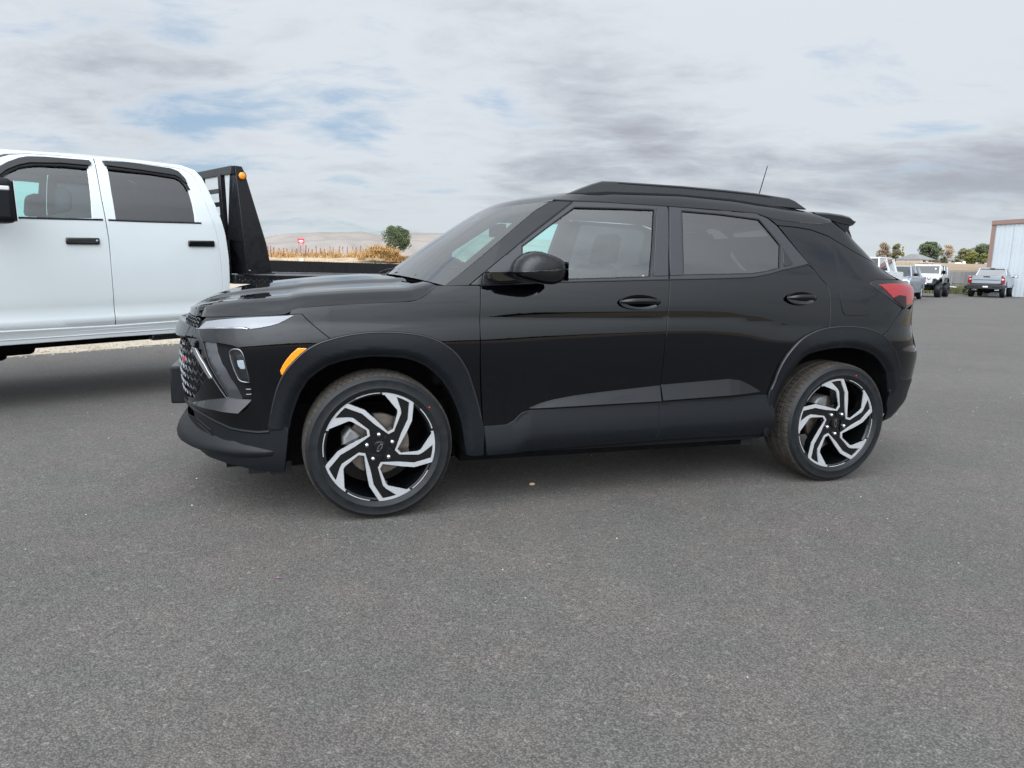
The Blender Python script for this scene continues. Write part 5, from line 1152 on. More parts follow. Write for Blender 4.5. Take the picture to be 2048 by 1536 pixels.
def blades(name, spots, m, n, hgt, lean, wid, parent=None, seed=1, curl=.5):
    """dry stalks: thin bent ribbons with real thickness in two crossed planes"""
    b = MB(); rr = random.Random(seed)
    for _ in range(n):
        x, y, z, rx, ry, hs = rr.choice(spots); a = rr.uniform(0, 6.28); q = rr.random() ** .5
        px, py = x + rx * q * math.cos(a), y + ry * q * math.sin(a); h_ = hgt * hs * rr.uniform(.5, 1.15); az = rr.uniform(0, 6.28); l = lean * rr.uniform(.2, 1.3) * h_
        pts = []
        for k in range(4):
            t = k / 3; pts.append((px + math.cos(az) * l * t ** 1.6, py + math.sin(az) * l * t ** 1.6, z + h_ * (t - curl * t * t * rr.uniform(.2, .9))))
        k0 = len(b.v); s2 = az + 1.57 + rr.uniform(-.5, .5)
        for k, p in enumerate(pts):
            ww = wid * (1 - .75 * k / 3) * rr.uniform(.8, 1.3); b.v += [(p[0] - math.cos(s2) * ww, p[1] - math.sin(s2) * ww, p[2]), (p[0] + math.cos(s2) * ww, p[1] + math.sin(s2) * ww, p[2] + ww * .3)]
        for k in range(3): b.f.append((k0 + 2 * k, k0 + 2 * k + 1, k0 + 2 * k + 3, k0 + 2 * k + 2))
    return b.build(name, m, parent)
sp = []
for u in range(530, 800, 3):
    p = at(u, 505, PY + pr_.uniform(-3, 3)); sp.append((p.x, p.y, bankh(p.x, p.y) - .1, .5, 1.2, pr_.choice([.5, .7, .9, 1.1, 1.3])))
tag(blades('dry_stalks', sp, M['stalk'], 3200, 1.9, .42, .06, seed=4), kind='stuff')
sp = [(x, 133 + pr_.uniform(-12, 12), 0, 2.5, 3, pr_.uniform(.5, 1.2)) for x in np.arange(-70, -10, .9)]; sp = [(a, b_, bankh(a, b_), c, d, e) for a, b_, _, c, d, e in sp]
tag(blades('bank_weeds', sp, M['stalk2'], 1700, .55, .6, .05, seed=8), kind='stuff')
# heap of tumbleweed
P0 = at(762, 520, 128); mound = []
for i in range(60):
    a = pr_.uniform(0, 6.28); q = pr_.random() ** .5; dx, dy = 3.6 * q * math.cos(a), 1.8 * q * math.sin(a); hh = max(0, 1 - (dx / 3.9) ** 2) * 3.3 * pr_.uniform(.3, 1)
    mound.append((P0.x + dx, P0.y + dy, bankh(P0.x + dx, P0.y + dy) - .2 + hh * .75, .7, .6, 1))
p2 = at(806, 520, 128)
for i in range(26):
    dx = pr_.uniform(-2.4, 2.6); mound.append((p2.x + dx, p2.y + pr_.uniform(-1, 1), bankh(p2.x + dx, p2.y) - .1 + pr_.uniform(0, .7), .7, .6, .75))
wm = blades('tumbleweed_heap', mound, M['stalk'], 3400, 1.6, .9, .045, seed=21, curl=.9)
tag(wm, 'big orange-tan heap of dry tumbleweed on the bank before the lone green tree', 'weed heap')
# red sign on two posts
sg = at(602, 487, 140); zb = bankh(sg.x, sg.y)
zc_ = at(602.5, 482, 140).z
S0 = empty('field_sign', (sg.x, sg.y, zb), .35, 'red and white sign board on two thin posts above the dirt bank', 'sign')
M['signred'] = mat('sign_red', (.50, .030, .06), .5); M['signwhite'] = mat('sign_white', (.8, .78, .76), .5)
bd = MB().box((-.64, -.03, zc_ - zb - .44), (.64, .03, zc_ - zb + .46)).build('board', M['signred'], S0)
for zz, hh, w_ in ((.10, .06, .40), (-.06, .05, .46), (-.22, .04, .30)): MB().box((-w_, -.036, zc_ - zb + zz - hh), (w_, -.031, zc_ - zb + zz + hh * .6)).build('print', M['signwhite'], bd)
for xx in (-.38, .38): MB().box((xx - .04, -.02, -.3), (xx + .04, .05, zc_ - zb - .44)).build('post', M['post'], S0)
# pale marker by the bank foot
mk = at(604, 520, 118); tag(MB().box((mk.x - .35, mk.y - .3, bankh(mk.x, mk.y) - .2), (mk.x + .35, mk.y + .3, at(604, 516, 118).z)).build('concrete_block', mat('pale_concrete', (.55, .47, .36), .9), bevel=.05), 'pale concrete block at the foot of the dirt bank below the red sign', 'block')
# ---- trees
def leafmat(name, c, c2):
    m = mat(name, c, .7, spec=.25); nt = m.node_tree; N = nt.nodes; L = nt.links; b = N['Principled BSDF']
    g = N.new('ShaderNodeNewGeometry'); tc = N.new('ShaderNodeTexCoord'); n = N.new('ShaderNodeTexNoise'); n.inputs['Scale'].default_value = .55; n.inputs['Detail'].default_value = 4; L.new(tc.outputs['Object'], n.inputs[0])
    mr = N.new('ShaderNodeMapRange'); mr.inputs[1].default_value = .35; mr.inputs[2].default_value = .65; L.new(n.outputs['Fac'], mr.inputs[0])
    a = N.new('ShaderNodeMath'); a.operation = 'MULTIPLY_ADD'; a.inputs[1].default_value = .5; L.new(g.outputs['Random Per Island'], a.inputs[0]); 
    h = N.new('ShaderNodeMath'); h.operation = 'MULTIPLY'; h.inputs[1].default_value = .6; L.new(mr.outputs[0], h.inputs[0]); L.new(h.outputs[0], a.inputs[2])
    x = N.new('ShaderNodeMix'); x.data_type = 'RGBA'; x.inputs[6].default_value = (*c, 1); x.inputs[7].default_value = (*c2, 1); L.new(a.outputs[0], x.inputs[0]); L.new(x.outputs[2], b.inputs['Base Color'])
    return m
M['bark'] = vary(mat('bark', (.10, .075, .055), .9), 2, .3)
def tree(name, base, w_, h_, m, label, cat='tree', group=None, n=1700, leaf=.12, clumps=26, seed=1, trunk=.22, shape='round', gap=.25):
    t = empty(name, base, 0, label, cat, group); rr = random.Random(seed); tb = MB(); clumps = int(clumps * 1.5); n = int(n * 1.7)
    tb.path([(0, 0, -.4), (.02 * w_, 0, h_ * trunk), (-.02 * w_, 0, h_ * .55), (0, 0, h_ * .86)], [w_ * .045, w_ * .035, w_ * .02, w_ * .006], 7)
    cl = []
    for i in range(clumps):
        a = rr.uniform(0, 6.28); zz = rr.uniform(trunk * .8, .97); q = (zz - trunk * .8) / (.97 - trunk * .8)
        if shape == 'round': rad = math.sqrt(max(0, 1 - (2 * q - 1) ** 2)) * .42 + .06
        elif shape == 'tall': rad = (.40 * (1 - q) ** .6 + .07) * (.6 + .4 * min(1, q * 5))
        else: rad = .42
        r_ = rad * w_ * rr.random() ** .45; c = (r_ * math.cos(a), r_ * math.sin(a), zz * h_); cl.append((c, rr.uniform(.13, .22) * min(w_, h_)))
        tb.path([(0, 0, h_ * max(trunk * .7, zz * .55)), (c[0] * .5, c[1] * .5, h_ * (zz * .8)), c], [w_ * .014, w_ * .009, w_ * .003], 5)
    tb.build('trunk', M['bark'], t, True)
    b = MB()
    for i in range(n):
        (cx, cy, cz), cr = rr.choice(cl); a = rr.uniform(0, 6.28); e = rr.uniform(-1, 1); q = cr * rr.random() ** .4; s_ = math.sqrt(1 - e * e)
        px, py, pz = cx + q * s_ * math.cos(a), cy + q * s_ * math.sin(a), cz + q * e * .8
        l = leaf * rr.uniform(.6, 1.5); u = Vector((rr.gauss(0, 1), rr.gauss(0, 1), rr.gauss(0, 1))).normalized(); v = u.orthogonal().normalized(); P_ = Vector((px, py, pz))
        b.add([P_ - u * l, P_ - v * l * .6, P_ + u * l, P_ + v * l * .6], [(0, 1, 2, 3)])
    b.build('crown', m, t)
    return t
LM = {'green': leafmat('green_leaves', (.045, .066, .030), (.10, .118, .058)), 'olive': leafmat('olive_leaves', (.10, .105, .05), (.19, .17, .09)), 'brown': leafmat('brown_leaves', (.19, .145, .10), (.30, .23, .16)),
      'yellow': leafmat('yellow_leaves', (.20, .17, .03), (.34, .27, .06)), 'lime': leafmat('yellow_green_leaves', (.10, .12, .03), (.20, .19, .06)), 'tan': leafmat('tan_leaves', (.28, .20, .12), (.38, .30, .20))}
b0 = at(790, 508, 200); zb0 = at(790, 506, 200).z
tree('tree', (b0.x, b0.y, zb0), 7.6, 7.2, LM['green'], 'lone round green tree standing beyond the tumbleweed heap, hills behind', n=5200, leaf=.17, clumps=34, seed=6, trunk=.10)
def rt(name, u, v0, v1, wpx, Y, m, label, **k):
    p = at(u, v1, Y); h_ = (v1 - v0) / F_PX * Y * 1.0; w_ = wpx / F_PX * Y * .88
    return tree(name, (p.x, p.y, p.z), w_, h_, LM[m], label, **k)
rt('tree', 1765, 488, 526, 32, 250, 'brown', 'sparse brown-leaved tree at the left end of the far tree row', n=2600, leaf=.20, clumps=30, seed=2, shape='tall')
rt('tree', 1790, 490, 526, 27, 252, 'olive', 'olive-brown tree in the far row between the brown and the yellow one', n=2600, leaf=.20, clumps=26, seed=3, shape='tall')
rt('tree', 1803, 494, 527, 9, 246, 'yellow', 'slim bright yellow poplar beside the olive-brown tree', n=900, leaf=.16, clumps=14, seed=9, shape='tall')
rt('tree', 1857, 487, 524, 44, 235, 'green', 'broad dark green tree rising beside the grey house roof', n=5200, leaf=.22, clumps=44, seed=5, trunk=.06)
rt('tree', 1893, 491, 527, 30, 262, 'tan', 'bare-looking tan tree right of the dark green one', n=1500, leaf=.18, clumps=22, seed=12)
rt('tree', 1928, 498, 530, 34, 240, 'olive', 'olive-green tree behind the round yellow-green bush', n=3200, leaf=.22, clumps=34, seed=13, trunk=.06)
rt('tree', 1964, 489, 527, 44, 245, 'green', 'tall dark green tree partly behind the corner of the white metal building', n=3600, leaf=.22, clumps=40, seed=14, trunk=.08)
rt('bush', 1941, 505, 528, 27, 225, 'lime', 'round yellow-green bush in front of the olive-green tree', n=2600, leaf=.18, clumps=26, seed=15, trunk=.05, cat='bush')
rt('bush', 1966, 507, 531, 20, 222, 'lime', 'yellow-green bush beside the brown corner trim of the metal building', n=1500, leaf=.18, clumps=20, seed=16, trunk=.05, cat='bush')
rt('bush', 1888, 515, 530, 15, 215, 'green', 'small dark green bush left of the low house', n=900, leaf=.16, clumps=14, seed=17, trunk=.05, cat='bush')
rt('bush', 1915, 517, 531, 15, 214, 'olive', 'small olive bush below the olive-green tree', n=800, leaf=.16, clumps=14, seed=18, trunk=.05, cat='bush')
# ---- hills
M['hill'] = vary(mat('hazed_grass_hill', (.25, .222, .20), .95, spec=.05), .0022, .14, 0, coord='Object', detail=10)  # dry-grass colour, paled and greyed to hold the distance haze
def ridge(name, Y, pts, m, rough, seed, depth=900):
    us = np.linspace(pts[0][0], pts[-1][0], 260); vs = np.interp(us, [p[0] for p in pts], [p[1] for p in pts]); rows = []
    for u, v in zip(us, vs):
        top = at(u, v, Y); hh = top.z + rough * (noise1(u * .02, seed) + .5 * noise1(u * .09, seed + 3)); row = []
        for k in range(16):
            t = k / 15; y = Y - depth * (1 - t); fold = .16 * math.sin(u * .035 + t * 5 + seed) * t * (1 - t) * 4 * .35 + .10 * math.sin(u * .11 + t * 9) * t * (1 - t) * 2
            row.append((top.x / Y * y * 1.0 + 0, y, -60 + (hh + 60) * (t ** 1.15 + fold)))
        row.append((top.x * 1.1, Y * 1.1, -60)); rows.append(row)
    return tag(grid_obj(name, np.array(rows), m, None, True, up=True), kind='structure')
ridge('hills', 5200, [(-900, 500), (-300, 478), (0, 470), (300, 478), (470, 480), (527, 475), (580, 467), (640, 464), (720, 463.5), (742, 467), (765, 471), (800, 468), (830, 465), (880, 466), (960, 470), (1200, 488), (1500, 503), (1700, 514), (1760, 519), (1850, 524), (2100, 534), (2600, 548)], M['hill'], 3.5, 1, 2600)
ridge('hills', 3000, [(-900, 512), (0, 500), (400, 492), (560, 484), (700, 478), (850, 482), (1000, 486), (1300, 504), (1700, 521)], M['hill'], 3, 5, 1400)
# ---- right: field, weed mounds, houses
def rowmound(name, pts, Y, m, label, n, hgt, seed, cat='weeds'):
    sp = []
    for u, v, r_ in pts:
        p = at(u, v, Y); sp.append((p.x, p.y, p.z - .8, r_, 1.5, 1)); sp.append((p.x, p.y, p.z - 1.3, r_, 1.5, 1))
    o = blades(name, sp, m, n, hgt, .7, .10, seed=seed, curl=.7); tag(o, label, cat); return o
M['gold'] = vary(mat('golden_weeds', (.50, .30, .10), .9, spec=.1), .5, .35)
M['brownweed'] = vary(mat('brown_weeds', (.34, .20, .13), .9, spec=.1), .5, .3)
rowmound('weed_patch', [(u, 528 + (u % 7) * .3, 1.2) for u in range(1772, 1822, 3)], 150, M['gold'], 'strip of golden weeds under the brown and yellow trees', 900, 1.3, 31)
rowmound('weed_mound', [(1842, 533, 1.2), (1847, 530, 1.2), (1852, 527, 1.2), (1857, 527, 1.2), (1862, 530, 1.2), (1868, 533, 1.2), (1874, 537, 1.3), (1882, 540, 1.3), (1890, 541, 1.3), (1900, 541, 1.3), (1860, 535, 1.3), (1868, 539, 1.3), (1850, 536, 1.2)], 120, M['brownweed'], 'reddish-brown heap of dead weeds behind the slatted fence', 2600, 1.2, 32)
def slab(name, x0, x1, y0, y1, hf, m, n=30):
    g = np.array([[(x, y, hf(x, y)) for y in np.linspace(y0, y1, 16)] for x in np.linspace(x0, x1, n)]); return tag(grid_obj(name, g, m, None, True, up=True), kind='structure')
zf0 = at(1900, 545, 70).z; zf1 = at(1900, 527, 190).z
M['field'] = vary(mat('stubble_field', (.27, .20, .14), .95, spec=.05), .25, .25, .1, 1.2, detail=8, stretch=(.15, 1, 1))
slab('field', 20, 190, 62, 300, lambda x, y: float(np.interp(y, [62, 70, 190, 300], [.3, zf0 * .92, zf1, zf1 + 2.0])) + .15 * noise1(x * .3 + y * .1), M['field'], 60)
M['roofing'] = vary(mat('grey_shingle', (.17, .165, .165), .9), 2, .2); M['siding'] = mat('pale_siding', (.50, .46, .42), .8)
def house(u, v, Y, w_, hw, hr, rz, label, dep=8):
    p = at(u, v, Y); h = empty('house', p, rz, label, 'house')
    MB().box((-w_ / 2, -dep / 2, -1.5), (w_ / 2, dep / 2, hw)).build('wall', M['siding'], h)
    MB().add([(-w_ / 2 - .4, -dep / 2 - .5, hw), (w_ / 2 + .4, -dep / 2 - .5, hw), (w_ / 2 - w_ * .2, 0, hw + hr), (-w_ / 2 + w_ * .2, 0, hw + hr), (-w_ / 2 - .4, dep / 2 + .5, hw), (w_ / 2 + .4, dep / 2 + .5, hw)], [(0, 1, 2, 3), (5, 4, 3, 2), (0, 3, 4), (1, 5, 2), (0, 4, 5, 1)]).build('roof', M['roofing'], h)
    for k in (-.3, .1, .32): MB().box((w_ * k, -dep / 2 - .06, hw * .35), (w_ * k + 1.0, -dep / 2 - .01, hw * .8)).build('window', M['tint'], h)
    return h
hh_ = house(1829, 526, 205, 5.2, .9, 1.6, .35, 'grey hip-roofed house beside the broad dark green tree')
house(1893, 527, 240, 8.5, .9, .9, .3, 'long low grey-roofed house between the green tree and the olive bushes')
p = at(1928, 528, 200); tag(MB().box((p.x - .35, p.y - .3, p.z - .8), (p.x + .25, p.y + .3, p.z + .7)).build('white_tank', mat('white_enamel', (.75, .75, .73), .5), bevel=.1), 'small white tank standing in the far field below the bushes', 'tank')
p = at(1916, 528, 200); tag(MB().prism([(-.9, -.5), (.9, -.5), (.8, .05), (.4, .4), (-.5, .4), (-.85, 0)], -.7, .7, lambda a, b_, d: (p.x + a, p.y + d, p.z + b_)).build('parked_van', mat('white_van_paint', (.72, .72, .7), .4), bevel=.08), 'tiny white van far off at the edge of the field', 'van')
# ---- fence, grass
FA, FB = np.array([20.0, 54.9]), np.array([48.0, 59.6]); fl_ = np.linalg.norm(FB - FA); fd_ = (FB - FA) / fl_
fence = empty('slatted_fence', (FA[0], FA[1], 0), math.atan2(fd_[1], fd_[0]), 'grey chain-link fence with pale vertical slats behind the grass strip', 'fence')
M['slat'] = vary(mat('grey_fence_slats', (.24, .245, .25), .8), 1.3, .22, stretch=(3, 1, .3)); M['galv'] = mat('galvanised_steel', (.45, .45, .45), .45, metal=.6)
zt_, zb_ = 1.77, .42
sl = MB(); k = 0
xs_ = np.arange(0, fl_, .085)
for x in xs_: sl.box((x, -.006, zb_), (x + .068, .006, zt_ - .05 - (.02 if k % 3 else 0))); k += 1
so = sl.build('slats', M['slat'], fence); so['kind'] = 'stuff'
MB().bar((0, 0, zt_), (fl_, 0, zt_), .03, 8).build('top_rail', M['galv'], fence); MB().bar((0, -.02, .78), (fl_, -.02, .78), .022, 8).build('middle_rail', M['galv'], fence); MB().box((0, -.01, .0), (fl_, .01, zb_)).build('lower_board', M['slat'], fence)
for x in np.arange(.4, fl_, 2.45): MB().bar((x, -.05, -.1), (x, -.05, zt_ + .03), .035, 8).build('fence_post', M['galv'], fence, True)
M['grassy'] = leafmat('weedy_grass', (.10, .12, .05), (.24, .22, .11))
sp = [(x, y, -.02, .6, .35, random.uniform(.6, 1.25)) for x in np.arange(20, 37, .35) for y in (54.3, 54.9, 55.4, 55.9)]
tag(blades('grass', sp, M['grassy'], 12000, .72, .35, .016, seed=41, curl=.3), kind='stuff')
M['verge'] = vary(mat('grassy_soil', (.17, .17, .09), .95), 1.2, .3)
sheet('verge', [(18, 53.8), (33.9, 54.05), (60, 54.6), (60, 60), (18, 57.5)], .006, M['verge'])
p0, p1 = at(1872, 574, 53.9), at(1902, 577, 53.6)
tag(MB().bar((p0.x, p0.y, .62), (p1.x + .4, p1.y, .50), .035, 8).build('white_pipe', mat('white_pvc', (.75, .75, .72), .5)), 'thin white pipe lying across the weeds in front of the slatted fence', 'pipe')
rt('weed_bush', 1931, 571, 590, 13, 51.5, 'green', 'dark scraggly weed at the left rear tyre of the silver pickup', n=420, leaf=.045, clumps=14, seed=55, trunk=.02, cat='weed')
# ---- white metal building
A_, B_ = np.array([32.75, 49.75]), np.array([49.7, 38.3]); wl = np.linalg.norm(B_ - A_); wd = (B_ - A_) / wl
bl = empty('metal_building', (A_[0], A_[1], 0), math.atan2(wd[1], wd[0]), 'tall white corrugated-metal building with brown corner and eave trim at the right edge', 'building')
M['cladw'] = vary(mat('white_steel_cladding', (.32, .350, .368), .5), .5, .06); M['browntrim'] = mat('brown_trim', (.16, .095, .075), .6)
z1 = at(1978, 449, 49.7).z; z2 = z1 + wl * .062
pw = 1.02; k = 0; x = 0.10
while x < wl:
    x1 = min(x + pw, wl); zt0, zt1 = z1 + (z2 - z1) * x / wl, z1 + (z2 - z1) * x1 / wl; b = MB()
    prof = [(x, 0), (x + .06, -.035), (x + .12, -.035), (x + .17, 0)]
    q = x + .17
    while q + .27 < x1: prof += [(q + .10, 0), (q + .13, -.010), (q + .17, -.010), (q + .20, 0)]; q += .28
    prof.append((x1 - .004, 0)); v = []; 
    for a, d in prof: v += [(a, d, .02), (a, d, zt0 + (zt1 - zt0) * (a - x) / (x1 - x))]
    b.add(v, [(2 * i, 2 * i + 2, 2 * i + 3, 2 * i + 1) for i in range(len(prof) - 1)]); b.build('wall_panel', M['cladw'], bl); x = x1
MB().box((-.14, -.06, 0), (.10, .16, z1 + .02)).build('corner_trim', M['browntrim'], bl)
MB().add([(-.16, -.16, z1 - .02), (wl, -.16, z2 - .02), (wl, -.16, z2 + .26), (-.16, -.16, z1 + .26), (-.16, .2, z1 - .02), (wl, .2, z2 - .02), (wl, .2, z2 + .26), (-.16, .2, z1 + .26)], [(0, 1, 2, 3), (4, 7, 6, 5), (0, 4, 5, 1), (3, 2, 6, 7), (0, 3, 7, 4), (1, 5, 6, 2)]).build('eave_trim', M['browntrim'], bl)
MB().add([(-.1, .05, 0), (wl, .05, 0), (wl, .05, z2), (-.1, .05, z1), (.6, 14, 0), (wl, 14, 0), (wl, 14, z2), (.6, 14, z1)], [(0, 1, 2, 3), (4, 7, 6, 5), (0, 3, 7, 4), (1, 5, 6, 2), (3, 2, 6, 7)]).build('building_core', M['cladw'], bl)

# ================================================================== parked vehicles in the distance
M['pw'] = mat('white_car_paint', (.48, .48, .47), .25, coat=.6); M['ps'] = mat('silver_car_paint', (.26, .285, .31), .30, metal=.4, coat=.5); M['pb'] = mat('grey_blue_car_paint', (.30, .325, .36), .28, metal=.4, coat=.5)
M['ctint'] = glassm('far_car_glass', (.10, .13, .14), ior=1.5)
YZ = lambda a, b, d: (d, a, b)
def place(name, p, head, label, cat='car', group=None):
    """x = forward of the vehicle, origin on the ground at its centre; head = direction it faces, from +X"""
    return empty(name, p, head, label, cat, group)
# -- silver pickup, tail to the camera
pc = ground(1971, 594.5); va = math.atan2(pc.y, pc.x)
fw = va - R(7); c0 = Vector((pc.x, pc.y, 0)) + Vector((math.cos(fw), math.sin(fw), 0)) * 2.0
pk = place('silver_pickup', c0, fw, 'silver pickup seen from behind with tailgate and red lamps, beside the metal building', 'pickup')
def prismx(par, nm, pts, x0, x1, m, bevel=.03): return MB().prism(pts, x0, x1, YZ).build(nm, m, par, bevel=bevel)
def prismy(par, nm, pts, y0, y1, m, bevel=.03): return MB().prism(pts, y0, y1, XZ).build(nm, m, par, bevel=bevel)
# bed sides, tailgate
for s in (-1, 1):
    prismy(pk, 'bed_side', [(-2.55, .78), (-2.62, 1.02), (-2.60, 1.36), (-.75, 1.36), (-.75, .72), (-1.25, .72), (-1.35, .90), (-1.55, 1.02), (-1.80, 1.02), (-2.0, .90), (-2.1, .74)], s * .86, s * 1.01, M['ps'], .04)
    prismy(pk, 'cab_side', [(-.75, .62), (-.75, 1.36), (1.15, 1.34), (1.15, .62)], s * .90, s * 1.0, M['ps'], .04)
    prismy(pk, 'front_fender', [(1.15, .62), (1.15, 1.34), (1.6, 1.32), (2.6, 1.22), (2.75, 1.1), (2.75, .7), (2.55, .62), (2.45, .85), (2.25, 1.0), (1.95, 1.0), (1.72, .85), (1.62, .62)], s * .86, s * 1.0, M['ps'], .04)
    MB().add([(-.55, s * .90, 1.37), (1.30, s * .92, 1.35), (.55, s * .70, 1.86), (-.30, s * .70, 1.88)], [(0, 1, 2, 3)]).build('side_window', M['ctint'], pk)
    for x0, x1 in ((-.72, -.55), (.28, .38)): MB().add([(x0, s * .915, 1.35), (x1, s * .915, 1.35), (x1 + (.22 if x0 < 0 else -.03), s * .712, 1.89), (x0 + (.22 if x0 < 0 else -.03), s * .712, 1.89)], [(0, 1, 2, 3)]).build('window_post', M['ps'], pk)
    tl = prismx(pk, 'tail_lamp', [(s * .80, .90), (s * 1.0, .90), (s * 1.0, 1.04), (s * .985, 1.30), (s * .80, 1.34)], -2.635, -2.57, M['red'], .015)
    prismx(pk, 'reverse_lamp', [(s * .82, 1.12), (s * .93, 1.12), (s * .93, 1.21), (s * .82, 1.21)], -2.645, -2.63, M['reflector'], .004) if False else MB().box((-2.645, min(s * .82, s * .94), 1.11), (-2.632, max(s * .82, s * .94), 1.20)).build('reverse_lamp', M['reflector'], tl)
    MB().box((-2.66, min(s * .50, s * .74), .44), (-2.60, max(s * .50, s * .74), .52)).build('exhaust_tip', M['chrome'], pk, bevel=.01)
    mir = MB().box((.98, min(s * 1.06, s * 1.30), 1.28), (1.12, max(s * 1.06, s * 1.30), 1.48)).build('mirror', M['gloss'], pk, bevel=.03); MB().box((.97, min(s * 1.10, s * 1.27), 1.31), (.979, max(s * 1.10, s * 1.27), 1.45)).build('mirror_glass', M['chrome'], mir); MB().bar((1.08, s * .95, 1.30), (1.06, s * 1.1, 1.34), .03).build('mirror_arm', M['gloss'], mir)
tg_ = prismx(pk, 'tailgate', [(-.79, .88), (.79, .88), (.79, 1.36), (-.79, 1.36)], -2.63, -2.56, M['ps'], .02)
MB().box((-2.648, -.72, 1.10), (-2.63, .72, 1.13)).build('tailgate_crease', M['wtrim'], tg_, bevel=.004); MB().box((-2.655, -.18, 1.28), (-2.63, .18, 1.35)).build('tailgate_handle', M['wtrim'], tg_, bevel=.004)
MB().box((-2.60, -.80, 1.36), (-2.52, .80, 1.375)).build('tailgate_cap', M['wtrim'], tg_)
bp_ = prismx(pk, 'rear_bumper', [(-1.0, .60), (-.92, .54), (.92, .54), (1.0, .60), (1.0, .80), (.6, .84), (-.6, .84), (-1.0, .80)], -2.72, -2.50, M['wtrim'], .03)
for s in (-1, 1): MB().box((-2.74, min(s * .36, s * .84), .64), (-2.71, max(s * .36, s * .84), .70)).build('bumper_insert', M['seal'], bp_, bevel=.01)
lp_ = MB().box((-2.745, -.16, .62), (-2.725, .16, .79)).build('number_plate', mat('plate_dark', (.03, .03, .04), .5), pk)
pt_ = MB()
for k_, (h_, w_) in enumerate(((.085, .040), (.080, .038), (.085, .044), (.082, .040), (.086, .042))): y_ = .115 - k_ * .056; pt_.box((-2.7475, y_ - w_ / 2, .643), (-2.7455, y_ + w_ / 2, .643 + h_))
pt_.build('plate_print', M['signwhite'], lp_)
MB().add([(-.78, -.80, 1.38), (-.78, .80, 1.38), (-.44, .66, 1.85), (-.44, -.66, 1.85)], [(0, 1, 2, 3)]).build('rear_window', M['ctint'], pk)
MB().add([(-.50, -.74, 1.84), (-.50, .74, 1.84), (.50, .72, 1.86), (.50, -.72, 1.86), (-.40, -.64, 1.925), (-.40, .64, 1.925), (.40, .62, 1.93), (.40, -.62, 1.93)], [(0, 3, 7, 4), (1, 5, 6, 2), (0, 4, 5, 1), (2, 6, 7, 3), (4, 7, 6, 5)]).build('roof', M['ps'], pk, bevel=.02)
for s in (-1, 1): MB().bar((-.78, s * .84, 1.37), (-.46, s * .70, 1.87), .05, 8).build('rear_pillar', M['ps'], pk, True)
MB().box((-.52, -.14, 1.86), (-.47, .14, 1.895)).build('brake_lamp', M['redd'], pk)
MB().add([(1.32, -.82, 1.33), (1.32, .82, 1.33), (.52, .66, 1.86), (.52, -.66, 1.86)], [(0, 1, 2, 3)]).build('windscreen', M['ctint'], pk)
prismy(pk, 'bonnet', [(1.15, 1.30), (2.6, 1.20), (2.72, 1.10), (2.72, .7), (1.15, .7)], -.86, .86, M['ps'], .04)
prismy(pk, 'bed_floor', [(-2.5, .78), (-.75, .78), (-.75, .90), (-2.5, .90)], -.86, .86, M['wtrim'], .01)
for s in (-.42, .42): prismy(pk, 'front_seat', [(.1, .9), (.25, .9), (.02, 1.62), (-.12, 1.60)], s - .24, s + .24, M['seat'], .04)
MB().box((-2.4, -.45, .42), (2.4, .45, .62)).box((-1.75, -.7, .33), (-1.6, .7, .42)).box((-1.85, -.16, .26), (-1.5, .16, .5)).build('underbody', M['well'], pk)
for x, s in ((-1.68, -1), (-1.68, 1), (2.08, -1), (2.08, 1)): simple_wheel(pk, x, s * .86, .41, .29, s)
